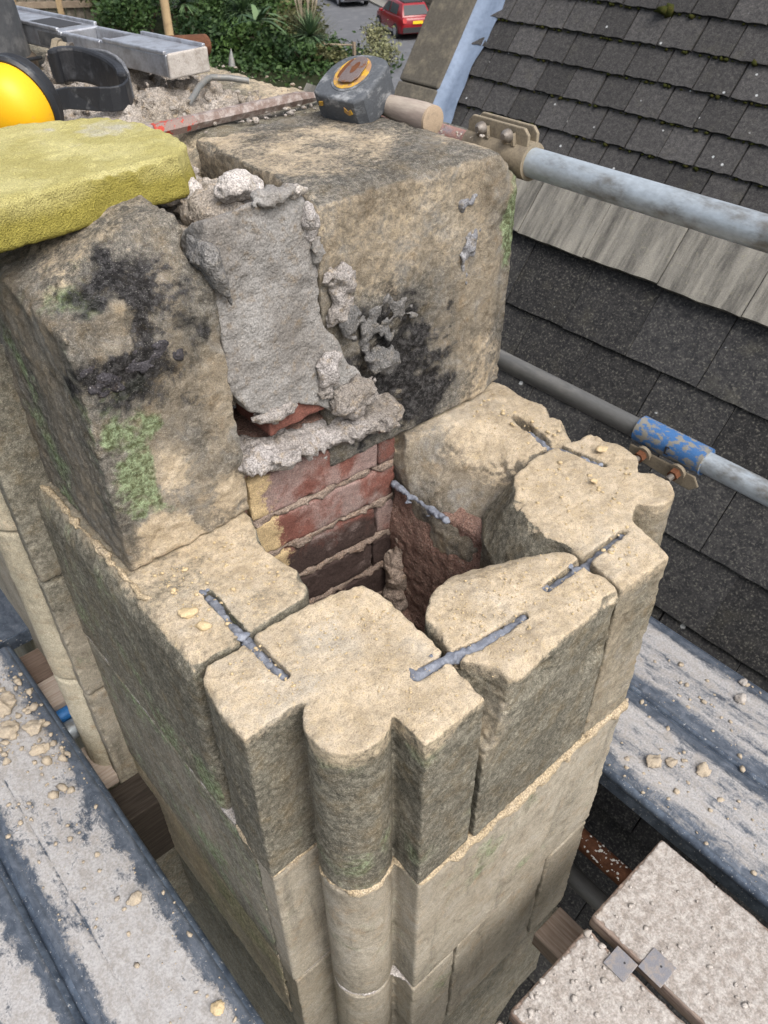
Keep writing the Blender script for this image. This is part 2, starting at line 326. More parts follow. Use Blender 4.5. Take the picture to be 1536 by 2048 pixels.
def sstep(a, b, x):
    t = np.clip((x - a) / (b - a), 0, 1); return t * t * (3 - 2 * t)
def psdf(X, Y, poly):
    p = np.array(poly, dtype=np.float32); n = len(p); d = np.full(np.broadcast(X, Y).shape, 1e9, np.float32); s = np.ones_like(d)
    for i in range(n):
        a = p[i]; b = p[i - 1]; e = b - a; wx = X - a[0]; wy = Y - a[1]
        t = np.clip((wx * e[0] + wy * e[1]) / (e @ e + 1e-12), 0, 1)
        d = np.minimum(d, (wx - e[0] * t) ** 2 + (wy - e[1] * t) ** 2)
        c1 = Y >= a[1]; c2 = Y < b[1]; c3 = e[0] * wy > e[1] * wx
        flip = (c1 & c2 & c3) | (~c1 & ~c2 & ~c3); s = np.where(flip, -s, s)
    return s * np.sqrt(d)
def segd(X, Y, pts):
    d = 1e9
    for (ax, ay), (bx, by) in zip(pts[:-1], pts[1:]):
        ex, ey = bx - ax, by - ay; t = np.clip(((X - ax) * ex + (Y - ay) * ey) / (ex * ex + ey * ey), 0, 1)
        d = np.minimum(d, np.hypot(X - ax - ex * t, Y - ay - ey * t))
    return d
def ext(d2, dz, r):
    a = d2 + r; b = dz + r
    return np.minimum(np.maximum(a, b), 0) + np.sqrt(np.maximum(a, 0) ** 2 + np.maximum(b, 0) ** 2) - r
def chip_edges(poly, z, n, seed, r=(.012, .045), pen=(.003, .009), vert=None, skip=(), keep=()):
    # small spheres just outside the arrises: broken flakes along the top edge (and down the corners)
    q = np.random.default_rng(seed); P = np.array(poly); c = P.mean(0); out = []; L = np.linalg.norm(np.roll(P, -1, 0) - P, axis=1); L[list(skip)] = 0; pr = L / L.sum()
    for k in range(n):
        i = q.choice(len(P), p=pr); a, b = P[i], P[(i + 1) % len(P)]; p = a + (b - a) * q.random(); e = (b - a) / (np.linalg.norm(b - a) + 1e-9); nn = np.array((e[1], -e[0]))
        if nn @ (p - c) < 0: nn = -nn
        R = q.uniform(*r); d = R - q.uniform(*pen); zz = z if vert is None or q.random() < .6 else q.uniform(*vert)
        w = q.uniform(.35, .85) if zz == z else 0.
        if any(math.hypot(p[0] + nn[0] * d - k_[0], p[1] + nn[1] * d - k_[1]) < R + k_[2] + .002 for k_ in keep): continue
        out.append(((p[0] + nn[0] * d * math.sqrt(1 - w * w), p[1] + nn[1] * d * math.sqrt(1 - w * w), zz + d * w), R))
    return out
def cut_chips(d, lo, vox, chips, k=.0025):
    for c, R in chips:
        a = [max(0, int((c[j] - R - lo[j]) / vox) - 2) for j in range(3)]; b = [min(d.shape[j], int((c[j] + R - lo[j]) / vox) + 3) for j in range(3)]
        if any(b[j] <= a[j] for j in range(3)): continue
        g = np.ogrid[a[0]:b[0], a[1]:b[1], a[2]:b[2]]
        e = R - np.sqrt(sum((lo[j] + vox * g[j] - c[j]) ** 2 for j in range(3))); sl = tuple(slice(a[j], b[j]) for j in range(3)); d[sl] = smax(d[sl], e.astype(np.float32), k)
    return d
SEED = [100]
def sdf_obj(name, fn, lo, hi, vox, m, parent, disp=((.0015, 60, 3),), paint=None, chips=()):
    lo = np.array(lo, np.float32); hi = np.array(hi, np.float32); n = np.ceil((hi - lo) / vox).astype(int) + 1
    X = (lo[0] + vox * np.arange(n[0], dtype=np.float32))[:, None, None]; Y = (lo[1] + vox * np.arange(n[1], dtype=np.float32))[None, :, None]; Z = (lo[2] + vox * np.arange(n[2], dtype=np.float32))[None, None, :]
    d = np.array(np.broadcast_to(fn(X, Y, Z), tuple(n)), dtype=np.float32)
    if chips: d = cut_chips(d, lo, vox, chips)
    mx = sum(a for a, _, _ in disp); SEED[0] += 13; sd_ = SEED[0]
    if disp:
        b = np.abs(d) < mx * 1.2 + 3 * vox; ii = np.nonzero(b)
        P = np.stack([lo[k] + vox * ii[k] for k in range(3)], -1).astype(np.float32)
        add = 0
        for j, (a, f, o) in enumerate(disp): add = add + a * 1.6 * fbm(P, f, o, sd_ + j * 5)
        d[b] += add
    d = np.clip(d, -4 * vox, 4 * vox)
    for ax in range(3):
        sl = [slice(None)] * 3
        for e in (0, -1): sl[ax] = e; d[tuple(sl)] = np.maximum(d[tuple(sl)], vox * .5)
    g = vdb.FloatGrid(4 * vox); g.copyFromArray(d, tolerance=0)
    p, q = g.convertToQuads(0.); v = p * vox + lo
    tri = v[q[:, [0, 1, 2]]]; vol = np.einsum('ij,ij->', np.cross(tri[:, 0], tri[:, 1]), tri[:, 2])
    if vol < 0: q = q[:, ::-1]
    o = mesh_obj(name, v, np.ascontiguousarray(q), m, parent, True)
    if paint is not None:
        N = np.zeros((len(v), 3), np.float32); o.data.vertices.foreach_get('normal', N.ravel()) if False else None
        nn = np.empty(len(v) * 3, np.float32); o.data.vertex_normals.foreach_get('vector', nn); N = nn.reshape(-1, 3)
        set_mask(o, paint(v, N))
    return o
def blob(V, c, r, seed=0, k=.85, f=30):
    r = np.array(r if hasattr(r, '__len__') else (r, r, r)); q = np.sqrt((((V - np.array(c)) / r) ** 2).sum(1))
    return np.clip(1.25 - q + k * fbm(V.astype(np.float32), f, 4, seed, .65), 0, 1)
def masks(V, dust=0., alg=0., soot=0., wea=0.):
    o = np.zeros((len(V), 4), np.float32)
    for i, x in enumerate((dust, alg, soot, wea)): o[:, i] = x
    return o

def box_vf(c, s, M3=None):
    v = np.array([(x, y, z) for x in (-1, 1) for y in (-1, 1) for z in (-1, 1)], float) * np.array(s) / 2
    if M3 is not None: v = v @ np.array(M3).T
    return v + np.array(c), [(0, 1, 3, 2), (4, 6, 7, 5), (0, 4, 5, 1), (2, 3, 7, 6), (0, 2, 6, 4), (1, 5, 7, 3)]
class MB:
    def __init__(s): s.v = []; s.f = []; s.n = 0
    def add(s, v, f):
        v = np.asarray(v, float); s.v.append(v); s.f += [tuple(int(i) + s.n for i in q) for q in f]; s.n += len(v); return s
    def box(s, c, sz, M3=None): return s.add(*box_vf(c, sz, M3))
    def tube(s, pts, r, seg=16, caps=True, hollow=0):
        P = [np.array(p, float) for p in pts]; rs = r if hasattr(r, '__len__') else [r] * len(P); rings = []; up = None
        for i, p in enumerate(P):
            t = P[min(i + 1, len(P) - 1)] - P[max(i - 1, 0)]; t /= np.linalg.norm(t) + 1e-12
            if up is None: up = np.array((0, 0, 1.)) if abs(t[2]) < .9 else np.array((1., 0, 0))
            a = np.cross(t, up); a /= np.linalg.norm(a); b = np.cross(a, t); up = b
            rings.append([p + rs[i] * (math.cos(2 * math.pi * k / seg) * a + math.sin(2 * math.pi * k / seg) * b) for k in range(seg)])
        v = [x for rg in rings for x in rg]; f = []
        for i in range(len(P) - 1):
            for k in range(seg): k2 = (k + 1) % seg; f.append((i * seg + k, i * seg + k2, (i + 1) * seg + k2, (i + 1) * seg + k))
        if caps: f.append(tuple(range(seg))[::-1]); f.append(tuple((len(P) - 1) * seg + k for k in range(seg)))
        return s.add(v, f)
    def prism(s, poly, axis, a, b):     # polygon extruded along axis ('x','y','z')
        n = len(poly); mk = {'x': lambda p, t: (t, p[0], p[1]), 'y': lambda p, t: (p[0], t, p[1]), 'z': lambda p, t: (p[0], p[1], t)}[axis]
        v = [mk(p, a) for p in poly] + [mk(p, b) for p in poly]
        f = [tuple(range(n))[::-1], tuple(range(n, 2 * n))] + [(i, (i + 1) % n, n + (i + 1) % n, n + i) for i in range(n)]
        return s.add(v, f)
    def build(s, name, m, parent=None, smooth=False, local=False, bevel=0, seg=2):
        o = mesh_obj(name, np.concatenate(s.v), s.f, m, parent, smooth, local)
        import bmesh
        bm = bmesh.new(); bm.from_mesh(o.data); bmesh.ops.recalc_face_normals(bm, faces=bm.faces[:])
        if bevel: bmesh.ops.bevel(bm, geom=[e for e in bm.edges if e.is_manifold and e.calc_face_angle(0) > .6], offset=bevel, segments=seg, affect='EDGES', profile=.5, clamp_overlap=True)
        bm.to_mesh(o.data); bm.free()
        if smooth: o.data.set_sharp_from_angle(angle=R_(40))
        return o

# ------------------------------------------------------------------ ground, road, far setting (z = -7.4)
GZ = -7.4
RD = np.array((.38, .925)); RN = np.array((.925, -.38))         # road direction and its normal
def rp(n, t, z=GZ): p = RN * n + RD * t; return (p[0], p[1], z)
tag(MB().box((0, 0, GZ - .5), (3000, 3000, 1.)).build('ground', 'soil'), 'garden soil and grass far below the scaffold', None, None, 'structure')
def strip(n0, n1, z0, z1, name, m, t0=-60, t1=260):
    b = MB(); v = [rp(n0, t0, z0), rp(n1, t0, z0), rp(n1, t1, z0), rp(n0, t1, z0)]; v2 = [(x, y, z1) for x, y, _ in v]
    b.add(v + v2, [(0, 3, 2, 1), (4, 5, 6, 7), (0, 1, 5, 4), (1, 2, 6, 5), (2, 3, 7, 6), (3, 0, 4, 7)])
    return tag(b.build(name, m), None, None, None, 'structure')
strip(11.6, 18.2, GZ - .2, GZ + .02, 'road', 'asphalt')
strip(18.2, 19.4, GZ - .2, GZ + .13, 'pavement', 'pavement')

# ------------------------------------------------------------------ CHIMNEY STACK
ST = thing('chimney_stack', 'part dismantled sandstone chimney stack with an open brick lined flue', 'chimney', (.66, .9, -1.6))
ZB, ZC, ZD = -.370, -.787, -1.178
SH = (.362, .492); SHR = .0565                       # corner shaft
SHC = (1.032, .512); SHRC = .046
SLOTS = [[(.342, .793), (.337, .699), (.339, .595)], [(.469, .480), (.52, .476), (.569, .462), (.656, .457)], [(.721, .471), (.813, .471), (.907, .470)], [(1.028, .807), (1.012, .703), (1.029, .603)]]
def slots(X, Y, Z, d, which, r=.0075, depth=.024):
    for i in which:
        g = np.maximum(segd(X, Y, SLOTS[i]) - r, -depth - Z); d = smax(d, -g, .003)
    return d
def zs(Z, z0, z1): return np.abs(Z - (z0 + z1) / 2) - (z1 - z0) / 2
UP = lambda N: sstep(.45, .85, N[:, 2])

def low_paint(dust_top, wea_side, alg=.15, wea_top=.0, seed=1, extra=None, dust_edge=.55):
    def f(V, N):
        u = UP(N) * sstep(-.10, -.03, V[:, 2]); lf = fbm(V, 7, 3, seed)
        side = 1 - u
        dst = u * (dust_top + .5 * lf) + side * sstep(-.045, 0, V[:, 2] + .03 * lf) * dust_edge
        al = side * np.clip(alg + .5 * lf, 0, 1)
        we = side * (wea_side + .35 * fbm(V, 9, 3, seed + 3)) + u * (wea_top + .6 * fbm(V, 13, 3, seed + 5))
        m = masks(V, dst, al, 0., we)
        if extra is not None: m = extra(V, N, m)
        return m
    return f
ROUGH = ((.0012, 15, 3), (.0013, 110, 2))
VX = .0033
# A - front corner stone with its round shaft
PA = [(.327, .549), (.243, .547), (.243, .60), (.252, .660), (.270, .679), (.314, .676), (.351, .682), (.426, .679), (.524, .66), (.532, .625), (.53, .574), (.526, .504), (.517, .448), (.511, .394), (.404, .394), (.406, .471)]
def fA(X, Y, Z):
    d2 = psdf(X, Y, PA); d2 = smin(d2, np.hypot(X - SH[0], Y - SH[1]) - SHR, .0015)
    d = ext(d2, zs(Z, ZB + .004, 0), .003)
    return slots(X, Y, Z, d, (0, 1))
sdf_obj('stone_block', fA, (.225, .372, ZB - .01), (.55, .70, .02), VX, 'stone', ST, ROUGH, low_paint(1.3, .8, .12, -.1, 3), chips=chip_edges(PA, 0, 30, 1, r=(.010, .030), pen=(.002, .007), vert=(-.34, 0), skip=(14, 15), keep=[(*SH, SHR)]))
# B - broken middle stone
PB = [(.519, .391), (.796, .394), (.81, .46), (.812, .481), (.803, .512), (.765, .541), (.719, .571), (.667, .595), (.642, .596), (.585, .575), (.545, .545), (.537, .499), (.528, .448)]
def fB(X, Y, Z):
    d = ext(psdf(X, Y, PB), zs(Z, ZB + .004, 0), .003)
    d = slots(X, Y, Z, d, (1, 2))
    e = (np.sqrt(((X - .512) / .046) ** 2 + ((Y - .392) / .075) ** 2 + ((Z + .0) / .15) ** 2) - 1) * .03
    d = smax(d, -e, .008)
    return smax(d, ((X * .2 + Y * .55 + Z * .9) - (.62 * .2 + .60 * .55 - .015)) * .9, .008)
def xB(V, N, m):
    b = blob(V, (.520, .40, -.06), (.05, .06, .13), 5); m[:, 3] *= 1 - b; m[:, 0] = np.maximum(m[:, 0], b * .35); return m
sdf_obj('stone_block', fB, (.50, .372, ZB - .01), (.83, .62, .02), VX, 'stone', ST, ROUGH, low_paint(.95, 1.15, -.2, .12, 9, xB), chips=chip_edges(PB, 0, 30, 2, r=(.015, .07), pen=(.003, .014), vert=(-.2, 0)))
# C - right corner stone with shaft
PC = [(.801, .395), (.916, .391), (.942, .480), (1.03, .52), (1.058, .548), (1.095, .574), (1.104, .612), (1.102, .640), (1.088, .675), (1.029, .688), (.96, .694), (.891, .685), (.845, .640), (.825, .60), (.812, .560), (.811, .522), (.816, .482), (.815, .46)]
def fC(X, Y, Z):
    d2 = psdf(X, Y, PC); d2 = smin(d2, np.hypot(X - SHC[0], Y - SHC[1]) - SHRC, .004)
    w = sstep(.95, .85, X) * sstep(.48, .56, Y)                 # broken flue side bulges lower down
    d2 = d2 - w * np.clip(-Z * .55, 0, .05)
    d = ext(d2, zs(Z, ZB + .004, 0), .0035)
    return slots(X, Y, Z, d, (2, 3))
def xC(V, N, m):
    s = (V[:, 0] < .90) & (N[:, 2] < .7) & (V[:, 1] > .5); m[s, 3] = .9; m[s, 0] *= .4; return m
sdf_obj('stone_block', fC, (.74, .372, ZB - .01), (1.13, .715, .025), VX, 'stone', ST, ((.0022, 16, 3), (.0014, 110, 2)), low_paint(1.35, .38, .05, -.1, 15, xC), chips=chip_edges(PC, 0, 16, 3, r=(.012, .05), pen=(.002, .007), vert=(-.3, 0), skip=(2, 3, 4), keep=[(*SHC, SHRC)]))
# D - low stone under the tall block on the far side
PD = [(.812, .70), (.812, 1.26), (1.10, 1.26), (1.10, .82), (1.083, .72), (1.074, .697), (1.0, .697), (.96, .703), (.905, .697), (.86, .665)]
def fD(X, Y, Z):
    d = ext(psdf(X, Y, PD), zs(Z, ZB + .004, 0), .010)
    pl = ((X - .945) * -.62 + (Y - .80) * -.25 + Z * .75); d = smax(d, np.where(Y < .86, pl, pl - (Y - .86) * 2.2), .03)
    return slots(X, Y, Z, d, (3,))
def xD(V, N, m):
    s = sstep(.95, .86, V[:, 0]); m[:, 3] = np.maximum(m[:, 3] * (1 - s * .2), s * .35); m[:, 0] *= 1 - .45 * s
    low = sstep(-.10, -.17, V[:, 2]) * (V[:, 0] < .9); m[:, 2] = np.maximum(m[:, 2], low * .18); return m
sdf_obj('stone_block', fD, (.79, .63, ZB - .01), (1.12, 1.28, .02), VX, 'old_stone', ST, ((.006, 14, 4), (.0018, 100, 2)), low_paint(.95, .55, .0, .1, 21, xD), chips=chip_edges(PD, -.01, 26, 4, r=(.02, .09), pen=(.004, .018), vert=(-.2, 0)))
# E - left stone
PE = [(.252, .687), (.325, .684), (.355, .688), (.442, .690), (.459, .704), (.470, .745), (.466, .765), (.459, .813), (.487, .893), (.49, 1.26), (.246, 1.26), (.246, .70)]
def fE(X, Y, Z):
    d = ext(psdf(X, Y, PE), zs(Z, ZB + .004, 0), .005); d = smax(d, ((X - .268) * -.8 + (Z + .0) * .6) - .004, .01)
    return slots(X, Y, Z, d, (0,))
def xE(V, N, m):
    gr = (N[:, 0] < -.5) * np.clip(.45 + .8 * fbm(V, 6, 3, 77), 0, 1); m[:, 1] = np.maximum(m[:, 1], gr * .7)
    m[:, 0] *= 1 - .8 * sstep(.285, .272, V[:, 0]) * (V[:, 1] > .9); t = blob(V, (.41, .79, 0), (.07, .10, .05), 8); m[:, 0] = np.maximum(m[:, 0], t * UP(N)); return m
sdf_obj('stone_block', fE, (.225, .665, ZB - .01), (.51, 1.28, .02), VX, 'stone', ST, ROUGH, low_paint(.42, .95, .05, .45, 27, xE, .2), chips=chip_edges(PE, 0, 24, 5, r=(.012, .05), pen=(.003, .010), vert=(-.3, 0)))

# course two, three, four
def low_stone(name, poly, z0, z1, disc=None, m='sawn', wea=.35, alg=.1, vox=.005, seed=40, pale=0., hole=None):
    xs = [p[0] for p in poly]; ys = [p[1] for p in poly]
    def f(X, Y, Z):
        d2 = psdf(X, Y, poly)
        for c in (disc or []): d2 = smin(d2, np.hypot(X - c[0], Y - c[1]) - c[2], .004)
        return ext(d2, zs(Z, z0, z1), .004)
    def pt(V, N):
        lf = fbm(V, 6, 3, seed); top = sstep(z1 - .05, z1, V[:, 2]) * .5 * (1 - sstep(.3, .5, N[:, 2]))
        drip = blob(V, (.30, .40, z0 + .12), (.12, .06, .2), seed)
        return masks(V, pale + .25 * fbm(V, 11, 3, seed + 2), (alg + .4 * lf) * (1 - sstep(.5, .8, N[:, 2])), 0., wea + .55 * fbm(V, 5, 4, seed + 1))
    return sdf_obj(name, f, (min(xs) - .09, min(ys) - .03, z0 - .015), (max(xs) + .03, max(ys) + .02, z1 + .015), vox, m, ST, ((.0008, 18, 3), (.0006, 120, 1)), pt)
NOTCH = [(.327, .60), (.327, .548), (.244, .547), (.244, .56)]
g2, g3 = .004, .004
low_stone('stone_block', [(.406, .50), (.404, .393), (.918, .392), (.942, .484), (1.03, .53), (1.06, .565), (1.095, .575), (1.10, .60), (.246, .60), (.246, .548), (.33, .548)], ZC + g2, ZB - g2, [(*SH, SHR), (*SHC, SHRC)], seed=41, wea=.22, alg=.12)
low_stone('stone_block', [(.247, .605), (.44, .605), (.44, 1.215), (.247, 1.215)], ZC + g2, ZB - g2, seed=44, wea=.75, alg=.35, vox=.006)
low_stone('stone_block', [(.815, .605), (1.10, .605), (1.10, 1.26), (.815, 1.26)], ZC + g2, ZB - g2, m='dark_stone', seed=47, wea=.5, vox=.007)
low_stone('stone_block', [(.406, .50), (.404, .395), (.514, .395), (.516, .60), (.25, .60), (.25, .548), (.33, .548)], ZD + g2, ZC - g2, [(*SH, SHR)], seed=51, wea=.15, alg=.1)
low_stone('stone_block', [(.521, .396), (.782, .396), (.782, .60), (.521, .60)], ZD + g2, ZC - g2, seed=53, wea=.2, alg=.1)
low_stone('stone_block', [(.788, .393), (.914, .393), (.938, .484), (1.03, .53), (1.06, .565), (1.09, .575), (1.09, .60), (.788, .60)], ZD + g2, ZC - g2, [(*SHC, SHRC)], seed=55, wea=-.05, alg=-.1, pale=.2)
low_stone('stone_block', [(.25, .605), (.44, .605), (.44, 1.215), (.25, 1.215)], ZD + .08, ZC - g2, seed=57, wea=.0, alg=.35, vox=.006, pale=.45)
low_stone('stone_block', [(.41, .50), (.41, .402), (.905, .402), (.932, .49), (1.06, .57), (1.08, .62), (.262, .62), (.262, .552), (.34, .552)], ZD - .42, ZD - g2, [(SH[0], SH[1], SHR)], seed=59, wea=.9, alg=-.2, vox=.007, pale=.1)
low_stone('stone_block', [(.275, .62), (.44, .62), (.44, 1.215), (.275, 1.215)], ZD - .42, ZD + .07, m='dark_stone', seed=61, wea=1., vox=.009)  # shade on this lower course is put into its dark material
MB().box((.68, 1.4, -2.7), (.80, 1.9, 2.2)).build('stone_base', 'dark_stone', ST)
# joint mortar in the bed under the lowered course
P2 = [(.404, .391), (.917, .390), (.942, .482), (1.03, .53), (1.06, .565), (1.095, .574), (1.10, .66), (.245, .66), (.245, .547), (.33, .547), (.40, .48)]
def fJ(X, Y, Z):
    d2 = psdf(X, Y, P2); d2 = smin(d2, np.hypot(X - SH[0], Y - SH[1]) - SHR - .002, .004)
    thick = .004 + .006 * sstep(.36, .62, X) * sstep(.5, .4, Y); zz = ZB - .006 * sstep(.4, .5, X)
    bulge = .0045 * sstep(.36, .5, X) * sstep(.5, .4, Y)
    return smax(d2 - bulge, np.abs(Z - zz) - thick, .004)
sdf_obj('bed_joint_mortar', fJ, (.225, .365, ZB - .035), (1.12, .68, ZB + .03), .004, 'tan_mortar', ST, ((.0055, 45, 3),))
def fJ2(X, Y, Z):
    d2 = psdf(X, Y, [(.41, .397), (.912, .397), (.937, .49), (1.08, .58), (1.08, .6), (.249, .6), (.249, .55), (.34, .55)]); d2 = smin(d2, np.hypot(X - SH[0], Y - SH[1]) - SHR + .001, .004)
    return np.maximum(d2, np.abs(Z - ZC) - .004)
sdf_obj('bed_joint_mortar', fJ2, (.225, .375, ZC - .02), (1.11, .62, ZC + .02), .004, 'pale_mortar', ST, ((.002, 45, 3),))
def fJ3(X, Y, Z): return np.maximum(psdf(X, Y, [(.2475, .66), (.40, .66), (.40, 1.21), (.2475, 1.21)]), np.abs(Z - ZB) - .004)
sdf_obj('bed_joint_mortar', fJ3, (.23, .64, ZB - .02), (.42, 1.23, ZB + .02), .004, 'pale_mortar', ST, ((.002, 45, 3),))
MB().box((.66, .51, ZD), (.46, .20, .007)).build('bed_joint_mortar', 'pale_mortar', ST)
for x, y in ((.5185, .42), (.785, .42)):
    MB().box((x, y + .02, (ZC + ZD) / 2), (.006, .05, ZC - ZD - .02)).build('upright_joint_mortar', 'tan_mortar', ST)
# mortar fillet where the tall left block sits back from the course below
def fFl(X, Y, Z): return np.hypot(X - .266, Z + .001) - .0045 + 0 * Y
sdf_obj('mortar_fillet', lambda X, Y, Z: np.maximum(fFl(X, Y, Z), np.abs(Y - 1.06) - .22), (.245, .82, -.025), (.295, 1.30, .025), .003, 'tan_mortar', ST, ((.0055, 55, 3),))

# projecting pier further along the left side: plain return stones and a pale corner shaft
for z0, z1, w in ((-.205, .26, .75), (-.54, -.21, .45), (-.90, -.546, .35), (-1.22, -.906, .5), (-1.6, -1.225, .8)):
    low_stone('pier_stone', [(.206, 1.20), (.30, 1.20), (.30, 1.235), (.30, 1.5), (.245, 1.5), (.238, 1.24), (.206, 1.235)], z0, z1, m='sawn', wea=w, alg=0, vox=.006, seed=int(70 - z0 * 30))
for z0, z1 in ((-.10, .26), (-.52, -.104), (-1.3, -.524)):
    low_stone('corner_shaft', [(.235, 1.26), (.26, 1.26), (.26, 1.32), (.235, 1.32)], z0, z1, [(.229, 1.288, .053)], m='clean', wea=-.3, alg=-.2, vox=.006, seed=int(90 + z0 * 10), pale=.25)
low_stone('pier_stone', [(.215, 1.36), (.30, 1.36), (.30, 2.3), (.215, 2.3)], -1.5, .0, m='sawn', wea=.3, vox=.012, seed=95)

# G - tall left block
def fG(X, Y, Z):
    d = ext(psdf(X, Y, [(.277, .90), (.493, .90), (.497, 1.0), (.50, 1.30), (.280, 1.30)]), zs(Z, .003, .475), .004)
    d = smax(d, (Z - .386 - (Y - .90) * np.clip(.12 + (X - .28) * 5.4, .08, 1.3)) * .72, .008)            # worn sloping front of the top
    d = smax(d, ((Z - .400) * .90 - (X - .277) * .42), .008)
    e = np.sqrt(((X - .345) / .06) ** 2 + ((Y - .895) / .030) ** 2 + ((Z - .385) / .04) ** 2) - 1; d = smax(d, -e * .025, .01)
    return smax(d, (X - .487) - .02 * (Z < .40) * 0 - (.01 - .012 * Z / .4), .006)
def pG(V, N):
    front = sstep(.2, .6, -N[:, 1]); left = sstep(.4, .7, -N[:, 0]); up = UP(N); n = fbm(V, 8, 4, 205)
    wea = .58 + .65 * n + left * .0 + up * .05
    soot = np.maximum(.88 * np.maximum(blob(V, (.345, .90, .325), (.10, .08, .042), 3), blob(V, (.385, .94, .415), (.085, .10, .045), 4)), .62 * blob(V, (.38, .9, .33), (.12, .08, .12), 54))
    soot = np.maximum(soot, .5 * blob(V, (.41, .9, .30), (.05, .05, .09), 14))
    green = np.maximum(blob(V, (.335, .9, .17), (.05, .06, .14), 6), .75 * blob(V, (.315, .93, .42), (.05, .08, .05), 7)); green = np.maximum(green, left * (.25 + .5 * n))
    tan = np.maximum(blob(V, (.348, .90, .385), (.035, .03, .03), 8), np.maximum(blob(V, (.375, .9, .145), (.035, .06, .05), 9), blob(V, (.35, .9, .03), (.07, .06, .055), 10)))
    tan = np.maximum(tan, .8 * blob(V, (.455, .9, .05), (.05, .05, .06), 11)); rustb = .45 * blob(V, (.44, 1.0, .43), (.08, .07, .08), 12)
    return masks(V, np.maximum(np.maximum(tan * .95, rustb * .6), up * (.28 + .8 * n) * (1 - soot)), green * (1 - tan), soot * (1 - .7 * tan), wea * (1 - tan))
sdf_obj('stone_block', fG, (.255, .87, -.02), (.52, 1.32, .50), .0036, 'old_stone', ST, ((.0036, 10, 4), (.0028, 75, 3)), pG, chips=chip_edges([(.277, .90), (.493, .90), (.497, 1.2), (.28, 1.2)], .40, 34, 6, r=(.015, .06), pen=(.003, .009), vert=(.0, .42)))
# H - tall right block
def fH(X, Y, Z):
    d = ext(psdf(X, Y, [(.662, .905), (1.03, .898), (1.098, .915), (1.10, 1.262), (.690, 1.262), (.672, 1.0)]), zs(Z, .004, .466), .004)
    d = smax(d, ((Z - .452) * .8 + (X - 1.03) * .58), .010)
    d = smax(d, ((Z - .455) * .94 - (Y - .90) * .30), .007)
    e = np.sqrt(((X - .80) / .14) ** 2 + ((Y - .885) / .022) ** 2 + ((Z - .20) / .06) ** 2) - 1
    e2 = np.sqrt(((X - .78) / .08) ** 2 + ((Y - .89) / .035) ** 2 + ((Z - .12) / .11) ** 2) - 1
    return smax(smax(d, -e * .015, .008), -e2 * .025, .01)
def pH(V, N):
    n = fbm(V, 7, 4, 305); up = UP(N); z = V[:, 2]
    wea = .42 + .8 * n + .50 * sstep(.36, .27, z + .05 * n) * sstep(.98, .86, V[:, 0]) + .12 * sstep(.2, .05, z) + up * .5
    soot = .9 * np.maximum(blob(V, (.80, .9, .15), (.14, .08, .14), 23), np.maximum(.9 * blob(V, (.88, .9, .06), (.10, .05, .09), 24), np.maximum(.55 * blob(V, (.975, .9, .30), (.03, .04, .05), 25), .55 * blob(V, (.84, .9, .15), (.17, .05, .20), 28))))
    green = .9 * blob(V, (1.085, .91, .33), (.035, .08, .12), 26)
    tan = .8 * blob(V, (1.05, .95, .45), (.08, .06, .05), 27); tan = np.maximum(tan, .55 * blob(V, (1.03, .9, .06), (.08, .06, .10), 28))
    tan = np.maximum(tan, .40 * sstep(.22, .34, z + .06 * n) * (1 - up) * sstep(1.06, .98, V[:, 0]))
    return masks(V, np.maximum(tan, up * (.38 + .8 * n)), green, soot * (1 - up), wea * (1 - .7 * tan))
sdf_obj('stone_block', fH, (.64, .87, -.02), (1.12, 1.285, .49), .0038, 'old_stone', ST, ((.0024, 11, 4), (.0024, 75, 3)), pH, chips=chip_edges([(.662, .905), (1.03, .898), (1.098, .915), (1.10, 1.262), (.69, 1.262)], .46, 44, 7, r=(.015, .06), pen=(.003, .011), vert=(.0, .42)))
# mortar core between the two
PM = [(.486, .505), (.60, .505), (.643, .490), (.657, .41), (.662, .28), (.70, .21), (.742, .150), (.735, .105), (.690, .100), (.655, .135), (.60, .166), (.556, .160), (.510, .185), (.487, .235)]
def fM(X, Y, Z):
    d2 = psdf(X, Z, PM); d = ext(d2, np.abs(Y - .935) - .05, .010); return smax(smax(d, (.898 + .03 * np.clip(Z - .2, 0, .3) - Y), .006), (Z - .49 + (Y - .89) * .5) * .85, .008)
sdf_obj('mortar_core', fM, (.47, .865, .08), (.77, 1.11, .53), .0036, 'slab_mortar', ST, ((.0036, 16, 4), (.0022, 75, 3)), None, chip_edges([(.487, .90), (.657, .90), (.657, .95), (.487, .95)], .47, 14, 31, (.01, .03), (.003, .008), (.18, .46)))
def fM2(X, Y, Z): return psdf(X, Z, [(.468, .43), (.478, .455), (.495, .45), (.504, .40), (.505, .36), (.492, .38)]) + np.maximum(np.abs(Y - .915) - .025, 0)
sdf_obj('joint_mortar', fM2, (.43, .84, .28), (.53, 1.10, .50), .0036, 'dark_mortar', ST, ((.004, 35, 3), (.0025, 110, 2)))
